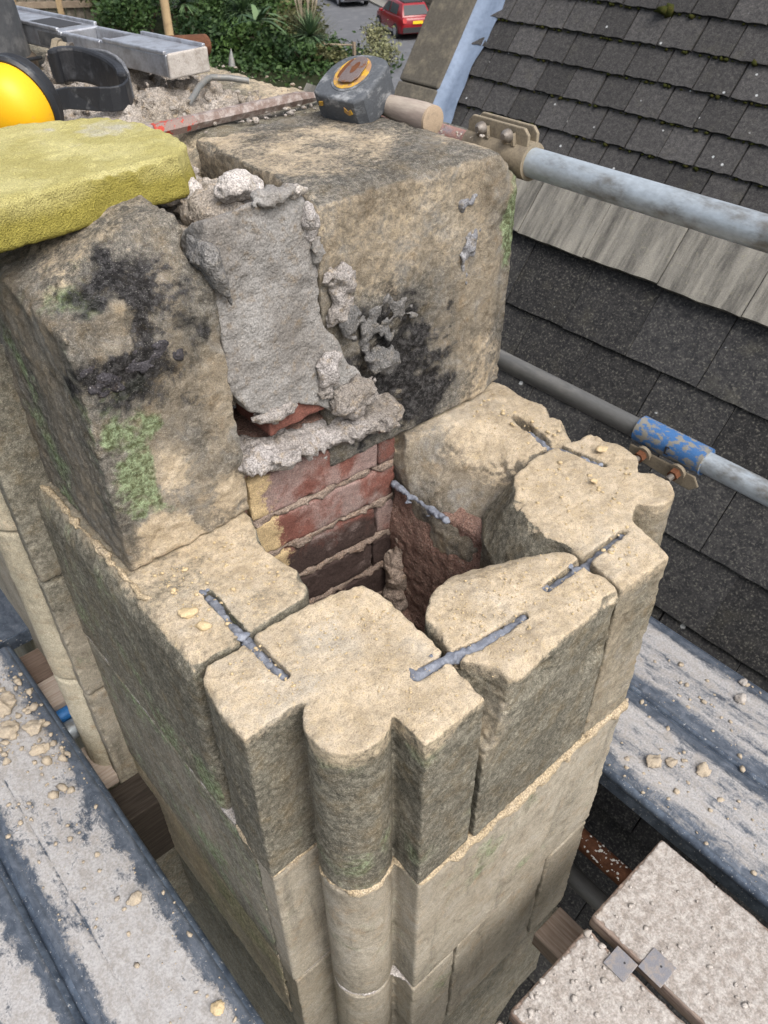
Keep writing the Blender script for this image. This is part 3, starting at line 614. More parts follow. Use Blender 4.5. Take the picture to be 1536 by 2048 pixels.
for c, r, m in (((.692, .896, .315), (.026, .011, .045), 'grey_mortar'), ((.706, .893, .275), (.018, .013, .028), 'dark_mortar'), ((.772, .893, .180), (.034, .010, .026), 'dark_mortar'), ((.70, .885, .14), (.045, .02, .035), 'grey_mortar'), ((.60, 1.06, .43), (.06, .06, .035), 'rubble'), ((.650, .905, .44), (.012, .012, .030), 'grey_mortar'), ((.656, .90, .39), (.010, .010, .022), 'slab_mortar'), ((.560, .905, .165), (.045, .016, .012), 'grey_mortar'), ((.60, .905, .485), (.04, .016, .010), 'slab_mortar'), ((.66, .897, .20), (.02, .012, .04), 'grey_mortar')):
    def fb(X, Y, Z, c=c, r=r): return (np.sqrt(((X - c[0]) / r[0]) ** 2 + ((Y - c[1]) / r[1]) ** 2 + ((Z - c[2]) / r[2]) ** 2) - 1) * min(r)
    sdf_obj('mortar_patch', fb, np.array(c) - np.array(r) * 1.5 - .01, np.array(c) + np.array(r) * 1.5 + .01, .0035, m, ST, ((.006, 45, 3), (.003, 120, 2)))

M['crust'] = mortar_material('black_soot_crust', (.028, .026, .030), (.065, .062, .068), (.045, .036, .030), (.012, .012, .013), .003)
M['skin'] = mortar_material('blue_grey_mortar_skin', (.15, .155, .17), (.26, .26, .27), (.20, .17, .13), (.06, .06, .065), .002)
def flake(XZ, y, th, m, seed, slope=0., amp=.012):
    P_ = np.array(XZ); lo = P_.min(0) - .02; hi = P_.max(0) + .02; zc = P_[:, 1].mean()
    def f(X, Y, Z): return np.maximum(psdf(X, Z, XZ) * .7, np.abs(Y - y - slope * (Z - zc)) - th)
    q = max(abs(slope) * .1, .01) + th
    sdf_obj('mortar_patch', f, (lo[0], y - q - .012, lo[1]), (hi[0], y + q + .012, hi[1]), .0032, m, ST, ((amp * .55, 38, 4), (.0022, 120, 2)))
flake([(.283, .345), (.30, .352), (.33, .335), (.37, .345), (.41, .338), (.42, .318), (.385, .312), (.36, .318), (.335, .295), (.305, .300), (.292, .315)], .9045, .0025, 'crust', 1, 0, .014)
flake([(.735, .26), (.78, .275), (.84, .27), (.85, .225), (.80, .21), (.765, .225), (.745, .20), (.735, .22)], .9025, .003, 'dark_mortar', 4, 0, .016)
flake([(.945, .40), (.985, .405), (1.0, .36), (.985, .30), (.965, .24), (.955, .29), (.965, .33), (.945, .35)], .900, .0022, 'skin', 5, 0, .016)
# bricks of the flue partition
def brick(x0, x1, z0, z1, y0=.908, depth=.10, tilt=-.072, paint=None, m='brick', seed=0):
    def f(X, Y, Z):
        zz = Z - tilt * (X - .50); return ext(np.maximum(np.abs(X - (x0 + x1) / 2) - (x1 - x0) / 2, np.abs(Y - y0 - depth / 2) - depth / 2) + 0 * zz, np.abs(zz - (z0 + z1) / 2) - (z1 - z0) / 2, .004)
    def pt(V, N):
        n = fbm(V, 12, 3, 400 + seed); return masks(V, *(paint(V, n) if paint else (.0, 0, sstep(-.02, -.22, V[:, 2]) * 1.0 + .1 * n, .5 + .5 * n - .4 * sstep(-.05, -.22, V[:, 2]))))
    return sdf_obj('brick', f, (x0 - .012, y0 - .012, z0 - .05), (x1 + .012, y0 + depth + .012, z1 + .03), .0042, m, ST, ((.0022, 35, 3), (.001, 120, 2)), pt)
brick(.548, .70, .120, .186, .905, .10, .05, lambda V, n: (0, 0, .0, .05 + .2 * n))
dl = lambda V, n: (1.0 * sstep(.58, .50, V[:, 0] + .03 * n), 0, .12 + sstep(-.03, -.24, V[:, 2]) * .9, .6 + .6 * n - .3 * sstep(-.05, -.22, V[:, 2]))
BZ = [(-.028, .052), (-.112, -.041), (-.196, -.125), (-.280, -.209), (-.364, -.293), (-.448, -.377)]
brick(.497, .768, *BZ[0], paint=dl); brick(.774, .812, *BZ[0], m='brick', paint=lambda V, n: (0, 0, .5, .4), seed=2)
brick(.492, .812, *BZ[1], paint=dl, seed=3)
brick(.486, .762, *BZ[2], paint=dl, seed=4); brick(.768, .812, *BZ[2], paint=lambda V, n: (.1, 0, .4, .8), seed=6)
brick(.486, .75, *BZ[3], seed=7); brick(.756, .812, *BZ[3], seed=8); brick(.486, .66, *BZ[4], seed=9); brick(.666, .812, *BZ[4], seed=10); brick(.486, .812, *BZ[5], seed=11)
def fbm_joint(X, Y, Z):
    d = 1e9
    for (a, b), (c, e) in zip(BZ[:-1], BZ[1:]):
        zz = Z + .072 * (X - .5); d = np.minimum(d, np.maximum(np.abs(zz - (a + e) / 2) - .0070, np.abs(Y - .957) - .050))
    return np.maximum(d, np.abs(X - .65) - .162)
sdf_obj('brick_joint_mortar', fbm_joint, (.47, .885, -.50), (.83, 1.02, .02), .0042, 'dull_mortar', ST, ((.0065, 50, 3),))
MB().box((.65, .985, -.20), (.34, .12, .60)).build('flue_partition_core', 'brown_parge', ST)
def fBed(X, Y, Z):
    zc = .092 - .09 * (X - .5); return (np.sqrt(((Z - zc) / .020) ** 2 + ((Y - .915) / .040) ** 2) - 1) * .02 + np.maximum(np.abs(X - .65) - .155, 0)
sdf_obj('crumbled_bed_mortar', fBed, (.475, .85, .02), (.83, .98, .15), .0034, 'grey_mortar', ST, ((.010, 38, 3), (.004, 120, 2)))
# flue throat lower down: parged walls and fallen mortar
def fPw(X, Y, Z): return np.abs(X - .822 - .016 * sstep(-.22, -.10, Z) - .008 * sstep(.85, .7, Y)) - .022 + np.maximum(np.abs(Y - .72) - .19, 0) + np.maximum(np.abs(Z + .40) - .285, 0)
sdf_obj('flue_parging', fPw, (.785, .51, -.70), (.87, .93, -.09), .0045, 'brown_parge', ST, ((.0045, 18, 4), (.0025, 95, 2)))
def fPl(X, Y, Z): return np.maximum(np.maximum(np.abs(X - .44) - .012, np.abs(Y - .75) - .19), np.abs(Z + .55) - .2)
sdf_obj('flue_parging', fPl, (.42, .54, -.78), (.46, .96, -.33), .007, 'brown_parge', ST, ((.003, 25, 3),))
MB().box((.63, .615, -.56), (.40, .02, .36)).build('flue_parging', 'brown_parge', ST)
def fRub(X, Y, Z):
    h = -.62 + .25 * sstep(.66, .81, X) * sstep(.70, .90, Y); return (Z - h) * .6
sdf_obj('fallen_mortar', lambda X, Y, Z: np.maximum(fRub(X, Y, Z), np.maximum(np.abs(X - .63) - .185, np.abs(Y - .76) - .15)), (.43, .59, -.75), (.83, .925, -.28), .0045, 'brown_parge', ST, ((.022, 16, 4), (.004, 80, 2)))
def fDrip(X, Y, Z): return np.sqrt((X - .80) ** 2 + ((Y - .885) * .8) ** 2) - .010 - .022 * sstep(-.22, -.42, Z) + np.maximum(Z + .23, 0)
sdf_obj('mortar_drip', lambda X, Y, Z: np.maximum(fDrip(X, Y, Z), -.45 - Z), (.74, .83, -.46), (.83, .95, -.16), .0038, 'brown_pale', ST, ((.016, 20, 4), (.004, 100, 2)))

# grey sealant run into the chased slots
def sealant(pts, z, r, blobs=(), top=-.007):
    P = [np.array(p if len(p) == 3 else (*p, z), float) for p in pts]
    def f(X, Y, Z):
        d = 1e9
        for a, b in zip(P[:-1], P[1:]):
            e = b - a; t = np.clip(((X - a[0]) * e[0] + (Y - a[1]) * e[1] + (Z - a[2]) * e[2]) / (e @ e), 0, 1)
            d = np.minimum(d, np.sqrt((X - a[0] - e[0] * t) ** 2 + (Y - a[1] - e[1] * t) ** 2 + (Z - a[2] - e[2] * t) ** 2) - r)
        d = smax(d, Z - top, .003)
        for c, q in blobs: d = smin(d, (np.sqrt((X - c[0]) ** 2 + (Y - c[1]) ** 2 + ((Z - c[2]) * 2.2) ** 2) - q) * .7, .004)
        return d
    A = np.array(P); lo = A.min(0) - .022; hi = A.max(0) + .022
    sdf_obj('sealant_bead', f, lo, hi, .0022, 'sealant', ST, ((.0042, 48, 3), (.0020, 160, 2)))
sealant([(.342, .793), (.337, .699), (.339, .60)], -.019, .0085, [((.346, .800, -.002), .0045), ((.331, .695, -.005), .007), ((.335, .797, -.001), .004), ((.346, .69, -.004), .004)])
sealant([(.469, .480, -.011), (.50, .478, -.008), (.53, .475, -.010), (.569, .462, -.009), (.61, .458, -.014), (.655, .457, -.014)], 0, .0078, [((.470, .482, -.003), .006), ((.504, .488, .003), .004), ((.535, .472, -.003), .006), ((.60, .460, -.006), .007), ((.645, .452, -.004), .004)], .0005)
sealant([(.722, .471), (.907, .470)], -.0205, .0095, [((.724, .475, -.007), .006), ((.790, .484, -.003), .004), ((.905, .47, -.008), .008)])
sealant([(1.020, .76, -.020), (1.012, .703, -.019), (1.029, .606, -.014)], 0, .0082, [((1.03, .606, -.001), .004), ((1.022, .635, -.004), .004)])
sealant([(.806, .905, -.103), (.803, .84, -.103), (.801, .755, -.099)], 0, .0055, [((.799, .85, -.113), .005), ((.799, .80, -.114), .004), ((.798, .752, -.097), .006)], 1.)
# threaded rod showing under the sealant
MB().tube([(.528, .470, -.014), (.575, .459, -.014)], .004, 10).build('threaded_rod', 'bolt_grey', ST)

# top surface of the stack further back
def fT(X, Y, Z):
    d = ext(psdf(X, Y, [(.283, 1.30), (.66, 1.30), (.69, 1.268), (1.098, 1.268), (1.105, 1.5), (1.085, 1.95), (1.07, 2.5), (.283, 2.5)]), zs(Z, .0, .448), .012)
    e = np.sqrt(((X - .66) / .09) ** 2 + ((Y - 1.30) / .12) ** 2 + ((Z - .46) / .05) ** 2) - 1
    return smax(smax(d, -e * .04, .01), ((Z - .445) * .8 + (X - 1.06) * .5), .02)
def pT(V, N):
    n = fbm(V, 9, 4, 505); return masks(V, .35 + .7 * n, .0, .15 * n, .55 - .6 * n)
sdf_obj('rubble_filled_top', fT, (.27, 1.24, .2), (1.12, 2.45, .49), .0062, 'stone', ST, ((.009, 10, 4), (.004, 60, 3)), pT)
MB().box((.69, 1.9, .1), (.80, 1.1, .19)).build('stone_block', 'stone', ST)
sdf_obj('rubble_core', lambda X, Y, Z: np.maximum(np.maximum(np.abs(X - .585) - .09, np.abs(Y - 1.12) - .17), np.abs(Z - .30) - .115), (.47, .93, .17), (.70, 1.31, .46), .005, 'rubble', ST, ((.014, 25, 4), (.005, 80, 2)))

# ------------------------------------------------------------------ crumbs and lumps
def ico():
    t = (1 + 5 ** .5) / 2
    v = np.array([(-1, t, 0), (1, t, 0), (-1, -t, 0), (1, -t, 0), (0, -1, t), (0, 1, t), (0, -1, -t), (0, 1, -t), (t, 0, -1), (t, 0, 1), (-t, 0, -1), (-t, 0, 1)], float); v /= np.linalg.norm(v[0])
    f = [(0, 11, 5), (0, 5, 1), (0, 1, 7), (0, 7, 10), (0, 10, 11), (1, 5, 9), (5, 11, 4), (11, 10, 2), (10, 7, 6), (7, 1, 8), (3, 9, 4), (3, 4, 2), (3, 2, 6), (3, 6, 8), (3, 8, 9), (4, 9, 5), (2, 4, 11), (6, 2, 10), (8, 6, 7), (9, 8, 1)]
    return v, np.array(f)
IV, IF = ico()
def crumbs(name, places, m, label, cat='debris', parent=None, flat=.6):
    vs = []; fs = []
    for k, (p, r) in enumerate(places):
        q = IV * (1 + NR.uniform(-.35, .35, (12, 1))) * np.array((NR.uniform(.7, 1.4), NR.uniform(.7, 1.3), NR.uniform(.5, 1.) * flat * 1.4)) * r
        a = NR.uniform(0, 6.28); c, s = math.cos(a), math.sin(a); q = q @ np.array([(c, -s, 0), (s, c, 0), (0, 0, 1)]).T
        vs.append(q + np.array(p) + np.array((0, 0, r * .25))); fs.append(IF + 12 * k)
    o = mesh_obj(name, np.concatenate(vs), np.concatenate(fs), m, parent)
    if parent is None: tag(o, label, cat)
    o['kind'] = 'stuff'; return o
def scatter(n, x0, x1, y0, y1, z, r0, r1, pw=3.5, clus=None):
    out = []
    while len(out) < n:
        x, y = NR.uniform(x0, x1), NR.uniform(y0, y1)
        if clus is not None and fbm(np.array([[x, y, 0.]], np.float32), clus, 2, 900)[0] < NR.uniform(-.25, .45): continue
        out.append(((x, y, z(x, y) if callable(z) else z), r0 + (r1 - r0) * NR.random() ** pw))
    return out
def on_stone(pl):
    out = []
    for p, r in pl:
        if any(psdf(np.array([p[0]]), np.array([p[1]]), q)[0] < -.012 for q in (PA, PB, PC, PD, PE)): out.append((p, r))
    return out
crumbs('mortar_crumbs', on_stone(scatter(260, .285, .52, .56, .66, .001, .0007, .0024) + scatter(420, .53, .79, .41, .56, .001, .0007, .0022) + scatter(420, .84, 1.09, .41, .68, .001, .0008, .0045, 6) + scatter(200, .95, 1.08, .70, .89, .001, .0008, .004, 6) + scatter(300, .29, .46, .70, .88, .001, .0008, .004, 6) + scatter(300, .29, .50, .41, .56, .001, .0007, .002)),
       'crumb_tan', 'fine tan stone grit lying on the lowered stones')
crumbs('mortar_crumbs', scatter(700, .70, 1.07, .95, 1.25, .462, .0006, .0045, 7, 5) + scatter(420, .62, .98, 1.30, 1.95, .458, .001, .0085, 5, 6) + scatter(300, .9, 1.06, 1.3, 2.0, .455, .0008, .005, 6),
       'rubble', 'broken mortar rubble on top of the stack')
def fRb(X, Y, Z): return (Z - .452 - .014 * np.exp(-((X - .76) / .10) ** 2 - ((Y - 1.62) / .18) ** 2)) * .6 + np.maximum(np.maximum(np.abs(X - .77) - .17, np.abs(Y - 1.66) - .27), 0)
tag(sdf_obj('rubble_heap', fRb, (.56, 1.28, .425), (1.0, 1.96, .51), .0042, 'rubble', None, ((.014, 26, 4), (.010, 70, 3))), 'heap of broken grey mortar behind the chisel', 'rubble heap', None, 'stuff')
crumbs('mortar_crumbs', scatter(520, -.05, .145, .35, 1.75, -.699, .0006, .006, 9, 5) + scatter(260, -.02, .14, 1.12, 1.55, -.698, .002, .011, 4, 9), 'crumb', 'grit and crumbs on the left steel board')
crumbs('mortar_crumbs', scatter(900, 1.0, 1.43, -.05, .75, -.699, .0005, .007, 11, 7), 'crumb', 'grit and crumbs on the right steel boards')
crumbs('mortar_crumbs', scatter(260, .735, .94, -.10, .24, -.6985, .0003, .006, 9, 9) + scatter(260, .50, .69, -.10, .235, -.6985, .0003, .007, 8, 8), 'pale', 'plaster grit and crumbs on the timber boards')
def lump(name, c, r, m, label, cat, group=None, amp=.35, vox=None):
    r = np.array(r, float); vox = vox or max(.0016, r.min() / 9)
    root = None
    def f(X, Y, Z): return (np.sqrt(((X - c[0]) / r[0]) ** 2 + ((Y - c[1]) / r[1]) ** 2 + ((Z - c[2]) / r[2]) ** 2) - 1) * r.min()
    ch = []
    for _ in range(9):
        dv = NR.normal(0, 1, 3); dv /= np.linalg.norm(dv); R = r.max() * 3.; k = 1 / np.linalg.norm(dv / r); ch.append((np.array(c) + dv * (R + k * NR.uniform(.62, .9)), R))
    o = sdf_obj(name, f, np.array(c) - r * 1.6, np.array(c) + r * 1.6, vox, m, None, ((r.min() * amp * .6, .9 / r.max(), 4), (r.min() * .12, 4. / r.max(), 2)), None, ch)
    return tag(o, label, cat, group)
lump('mortar_lump', (.605, 1.005, .470), (.040, .030, .022), 'pale_mortar', 'pale crumbling mortar lump behind the grey mortar core beside the sponge', 'mortar lump')
lump('mortar_lump', (.632, .905, .482), (.016, .012, .012), 'pale_mortar', 'small pale mortar lump on the top edge of the grey mortar core', 'mortar lump')
lump('mortar_lump', (.56, 1.10, .455), (.03, .045, .025), 'pale_mortar', 'grey mortar lump tucked against the right end of the sponge', 'mortar lump')
lump('mortar_lump', (.80, 1.72, .472), (.05, .05, .03), 'rubble', 'broken mortar lump propping up the near end of the spirit level', 'mortar lump')
lump('mortar_lump', (.71, 1.83, .485), (.035, .035, .035), 'rubble', 'broken mortar lump behind the ear defenders under the dirty bolt', 'mortar lump')
lump('stone_chip', (1.055, .625, .008), (.014, .010, .007), 'crumb_tan', 'tan stone chip on the right corner stone next to its slot', 'stone chip')
lump('stone_chip', (.972, .578, .007), (.010, .008, .006), 'crumb_tan', 'pale stone chip in the middle of the right corner stone', 'stone chip')
lump('stone_chip', (.297, .775, .004), (.017, .014, .006), 'crumb_tan', 'tan mortar crumb on the left stone near its outer edge', 'stone chip')
lump('stone_chip', (.303, .738, .004), (.013, .012, .005), 'crumb_tan', 'smaller tan mortar crumb on the left stone nearest the corner stone', 'stone chip')
lump('stone_chip', (.092, .837, -.690), (.020, .014, .010), 'crumb', 'angular grey stone chip midway along the left steel board', 'stone chip')
lump('stone_chip', (.107, .573, -.692), (.012, .012, .009), 'crumb_tan', 'round tan lump on the near end of the left steel board', 'stone chip')
for i, (x, y, a) in enumerate(((.075, 1.44, .040), (.10, 1.33, .030), (.055, 1.36, .034), (.09, 1.27, .022))):
    lump('mortar_lump', (x, y, -.690), (a, a * .8, a * .45), 'crumb', ('largest brown mortar lump in the heap at the left edge', 'brown mortar lump nearest the dark rolled edge in the left heap', 'grey flat lump at the back of the left heap', 'smallest flat lump in front of the left heap')[i], 'mortar lump', 'mortar lumps heaped on the left steel board', .45)
lump('stone_chip', (1.372, .323, -.692), (.020, .014, .009), 'pale', 'pale stone chip near the right picture edge on the outer steel board', 'stone chip')
lump('stone_chip', (1.42, .345, -.693), (.012, .010, .007), 'pale', 'small white crumb at the outer rim of the outer steel board', 'stone chip')
for i, (x, y, a, l) in enumerate(((1.08, .36, .022, 'tan mortar lump on the inner steel board close to the chimney'), (1.11, .33, .016, 'tan mortar lump on the inner steel board beside a larger lump'), (1.14, .28, .02, 'flat tan mortar lump in the middle of the inner steel board'))):
    lump('mortar_lump', (x, y, -.693), (a, a * .8, a * .45), 'crumb', l, 'mortar lump', None, .45)

# ------------------------------------------------------------------ scaffold boards, tubes and couplers
def steel_board(label, x0, x1, y0, y1, ztop, m, ribs, along='y', mask_edge=True, seams=(), cat='scaffold board'):
    w = x1 - x0; t = thing('scaffold_board', label, cat, ((x0 + x1) / 2, (y0 + y1) / 2, ztop - .05))
    ns = 64; ny = max(8, int((y1 - y0) / .02)); xs = np.linspace(x0 + .004, x1 - .004, ns); ys = np.linspace(y0, y1, ny)
    u = (xs - x0) / w; z = np.zeros(ns)
    for c, wd, h in ribs: z += h * np.exp(-((u - c) / wd) ** 2)
    for c in seams: z -= .004 * np.exp(-((u - c) / .006) ** 2)
    edge = np.minimum(u, 1 - u) * w; z -= .012 * np.clip(1 - edge / .012, 0, 1) ** 2
    V = np.array([(x, y, ztop + zz) for y in ys for x, zz in zip(xs, z)]); F = np.array([(j * ns + i, j * ns + i + 1, (j + 1) * ns + i + 1, (j + 1) * ns + i) for j in range(ny - 1) for i in range(ns - 1)])
    o = mesh_obj('deck', V, F, m, t, True)
    e = np.tile(edge, ny); k = np.tile(z, ny)
    mk = np.clip(.0 + .55 * sstep(.012, .050, e) - .25 * sstep(0, -.003, k), 0, 1) if mask_edge else np.full(len(e), .5)
    set_mask(o, np.stack([mk, mk * 0, mk * 0, mk * 0 + 1], 1))
    for x in (x0, x1):
        MB().tube([(x + (.006 if x == x0 else -.006), y0, ztop - .016), (x + (.006 if x == x0 else -.006), y1, ztop - .016)], .0125, 14).build('rolled_edge', 'steel_edge', t, True)
        MB().box((x, (y0 + y1) / 2, ztop - .045), (.003, y1 - y0, .04)).build('side_web', 'steel_edge', t)
    return t
s_ = NT('scuffed_dark_steel'); _n = s_.noise(30, 5, .7); _n3 = s_.noise(170, 3, .7)
_c = s_.mix(s_.mr(_n, .35, .7), (.045, .060, .085), (.115, .145, .19)); _c = s_.mix(s_.mr(_n3, .62, .68, 0, .8), _c, (.5, .5, .49))
M['steel_edge'] = s_.out(_c, .5, s_.bump(_n3, .3, .001), .35, .4)
steel_board('dusty steel board on the left with a dark rolled edge beside the chimney', -.068, .152, .2, 1.62, -.70, 'deck_left', [(.5, .6, .0)], seams=(.10, .31))
steel_board('dark scuffed steel board at the bottom left picture corner', -.305, -.080, .2, 1.62, -.70, 'deck_left', [(.5, .6, 0)], seams=(.5,))
steel_board('inner ribbed steel board on the right next to the chimney', .995, 1.210, -.5, 1.7, -.70, 'deck_right', [(.2, .06, .004), (.5, .06, .004), (.8, .06, .004)])
steel_board('outer ribbed steel board on the right along the slate roof', 1.218, 1.443, -.5, 1.7, -.70, 'deck_right', [(.2, .06, .004), (.5, .06, .004), (.8, .06, .004)])
# cross boards seen in the gap at far left
t = thing('scaffold_board', 'white dusted steel board crossing at the far left behind the heap', 'scaffold board', (0, 1.78, -.76))
dk = MB().box((-.1, 1.78, -.722), (.68, .23, .004)).build('deck', 'deck_left', t, False, False, .001)
MB().box((-.1, 1.662, -.742), (.68, .004, .04)).build('front_web', 'steel_edge', t); MB().box((.236, 1.70, -.738), (.004, .08, .05)).build('end_cap', 'bolt_grey', t)
tag(MB().box((-.1, 1.585, -.80), (.74, .11, .045)).build('timber_board', 'brown_x', None, False, False, .002), 'brown timber edge under the cross board at far left', 'timber board')
tag(MB().box((-.1, 1.475, -.79), (.74, .095, .035)).build('timber_board', 'timber_x', None, False, False, .002), 'pale weathered timber board across the gap at far left', 'timber board')
tag(MB().box((-.1, 1.27, -.86), (.74, .12, .035)).build('timber_board', 'timber_x', None, False, False, .002), 'pale timber board below the grey cross tube at left', 'timber board')
tag(MB().box((-.1, 1.15, -.98), (.72, .10, .22)).build('timber_beam', 'dark_beam', None, False, False, .004), 'dark timber beam low in the gap beside the chimney', 'timber beam')
def tube(name, label, a, b, r, m, cat='scaffold tube', hollow=True):
    a = np.array(a, float); b = np.array(b, float); t = (b - a) / np.linalg.norm(b - a); n = 24
    mb = MB(); mb.tube([a, b], r, n, False)
    mb.tube([a, b], r - .004, n, False)
    for base, off in ((0, 0), (n, n)):
        mb.f += [tuple((base + k, base + (k + 1) % n, 2 * n + base + (k + 1) % n, 2 * n + base + k)) for k in range(n)]
    o = mesh_obj(name, np.concatenate(mb.v), mb.f, m, None, True); o.data.set_sharp_from_angle(angle=R_(50))
    import bmesh
    bm = bmesh.new(); bm.from_mesh(o.data); bmesh.ops.recalc_face_normals(bm, faces=bm.faces[:]); bm.to_mesh(o.data); bm.free()
    return tag(o, label, cat)
TR = .0242
tube('scaffold_tube', 'thick galvanised guard rail tube across the upper right', (1.13, -.2, .419), (1.13, .965, .417), TR, 'tube_steel')
tube('scaffold_tube', 'faded red tube end poking out behind the hammer handle', (1.13, .955, .417), (1.13, 1.5, .417), .0195, 'tube_red')
tube('scaffold_tube', 'dull dark lower guard rail tube behind the chimney', (1.50, .725, -.243), (1.50, 2.4, -.243), TR, 'tube_dark')
tube('scaffold_tube', 'bright lower guard rail tube leaving the blue coupler', (1.50, -.3, -.241), (1.50, .715, -.241), TR * 1.06, 'tube_steel')
tube('scaffold_tube', 'rusty brown tube with white paint splashes under the boards', (1.00, -.3, -1.03), (1.00, 1.4, -1.03), TR, 'tube_rust')
tube('scaffold_tube', 'dark tube in the shade below the rusty brown tube', (1.0, -.3, -1.22), (1.0, 1.2, -1.20), TR, 'tube_dark')
tube('scaffold_tube', 'bright blue tube crossing the gap at far left', (-.35, 1.41, -.79), (.26, 1.405, -.79), .017, 'blue_tube')
tube('scaffold_tube', 'grey tube crossing just below the blue tube at left', (-.35, 1.365, -.80), (.26, 1.36, -.80), TR, 'tube_steel')
tube('scaffold_tube', 'rusty tube end showing past the spirit level', (.92, 1.94, .475), (1.135, 1.965, .455), .024, 'tube_rust')
pl = crumbs('paint_splashes', [((1.0 + .0235 * math.cos(a), y, -1.031 + .0235 * math.sin(a)), rr) for a, y, rr in zip(NR.uniform(.9, 2.9, 70), NR.normal(.37, .05, 70), NR.uniform(.0012, .0042, 70))], 'white_paint', 'white paint splashes on the rusty tube', flat=.5)
# upper sleeve coupler with bolted flange
t = thing('clamp_coupler', 'tan dusty pressed steel coupler with a bolted flange on the upper guard rail', 'coupler', (1.13, .98, .417))
MB().tube([(1.13, .913, .418), (1.13, 1.055, .418)], .0315, 28).build('sleeve', 'coupler_tan', t, True)
for dx, nm in ((-.013, 'flange'), (.010, 'flange')):
    pts = [(.915, .436), (1.053, .436), (1.053, .462), (1.043, .472), (.925, .472), (.915, .462)]
    MB().prism(pts, 'x', 1.13 + dx - .0035, 1.13 + dx + .0035).build(nm, 'coupler_tan', t, False, False, .0018)
for y in (.952, 1.012):
    b = MB().tube([(1.106, y, .457), (1.098, y, .457), (1.092, y, .457)], [.0115, .0105, .005], 14).build('bolt_head', 'bolt_grey', t, True)
    b2 = MB().tube([(1.142, y, .457), (1.154, y, .457)], .010, 6).tube([(1.154, y, .457), (1.168, y, .457)], .0055, 10).build('bolt_nut', 'bolt_grey', t)
    for yy in (-.02, .02): MB().prism([(y + yy * .5 - .004, .442), (y + yy * .5 + .004, .442), (y + yy * .5, .463)], 'x', 1.106, 1.114).build('stiffening_rib', 'coupler_tan', t, False, False, .001)
# blue sleeve coupler
t = thing('sleeve_coupler', 'chipped blue painted sleeve coupler with two rusty bolts on the lower guard rail', 'coupler', (1.50, .72, -.243))
MB().tube([(1.50, .622, -.240), (1.50, .80, -.240)], .0335, 28).build('sleeve', 'coupler_blue', t, True)
MB().prism([(.630, -.31), (.70, -.305), (.80, -.298), (.80, -.268), (.625, -.268), (.61, -.29)], 'x', 1.468, 1.474).build('lower_flange', 'coupler_tan', t, False, False, .004, 3)
for y in (.665, .757):
    MB().tube([(1.467, y, -.272), (1.458, y, -.273)], .020, 20).build('washer', 'coupler_tan', t, True)
    MB().tube([(1.458, y, -.273), (1.442, y, -.275)], .0135, 6).build('nut', 'bolt_rust', t)
    MB().tube([(1.442, y, -.275), (1.424, y, -.277)], .0075, 12).build('bolt', 'bolt_grey', t, True)
MB().box((1.4655, .708, -.2365), (.0015, .004, .020)).box((1.4662, .704, -.2275), (.0015, .009, .003)).box((1.4662, .704, -.2455), (.0015, .009, .003)).build('stamped_slot', 'dark_trim', t)

# timber boards bottom right
def timber_board(label, x0, x1, y0, y1, zt, th=.04, plates=()):
    t = thing('timber_board', label, 'timber board', ((x0 + x1) / 2, (y0 + y1) / 2, zt - th))
    def f(X, Y, Z): return ext(psdf(X, Y, [(x0, y0), (x1, y0), (x1, y1), (x0, y1)]), zs(Z, zt - th, zt), .003)
    def pt(V, N):
        ed = np.minimum(np.minimum(V[:, 0] - x0, x1 - V[:, 0]), y1 - V[:, 1]); w = sstep(.4, .9, N[:, 2]) * (.42 + .38 * sstep(-.002, .016, ed) + .25 * fbm(V, 14, 3, 61)); return np.stack([w, w * 0, w * 0, w * 0 + 1], 1)
    sdf_obj('plank', f, (x0 - .01, y0 - .01, zt - th - .01), (x1 + .01, y1 + .01, zt + .012), .0042, 'dusty_timber', t, ((.0010, 40, 3), (.0007, 150, 2)), pt)
    for (a, b, c, d) in plates:
        p = MB().box(((a + b) / 2, (c + d) / 2, zt + .0022), (b - a, d - c, .0022)).build('nail_plate', 'nailplate', t, False, False, .0006)
        MB().tube([((a + b) / 2 + .006, (c + d) / 2 - .004, zt + .0033), ((a + b) / 2 + .006, (c + d) / 2 - .004, zt + .0036)], .0022, 10).build('nail_hole', 'dark_trim', p)
    return t
timber_board('wide plaster dusted timber board nearest the right picture edge', .718, .947, -.16, .247, -.70, plates=[(.709, .758, .090, .137)])
timber_board('plaster dusted timber board between the chimney foot and a wider board', .484, .696, -.16, .240, -.70, plates=[(.668, .711, .138, .182)])
timber_board('timber board whose corner just shows at the bottom picture edge', .24, .464, -.16, .243, -.70)
tag(MB().box((.735, .20, -.925), (.085, .27, .05)).build('timber_board', 'timber', None, False, False, .003), 'dark lower timber board under the chimney end', 'timber board')

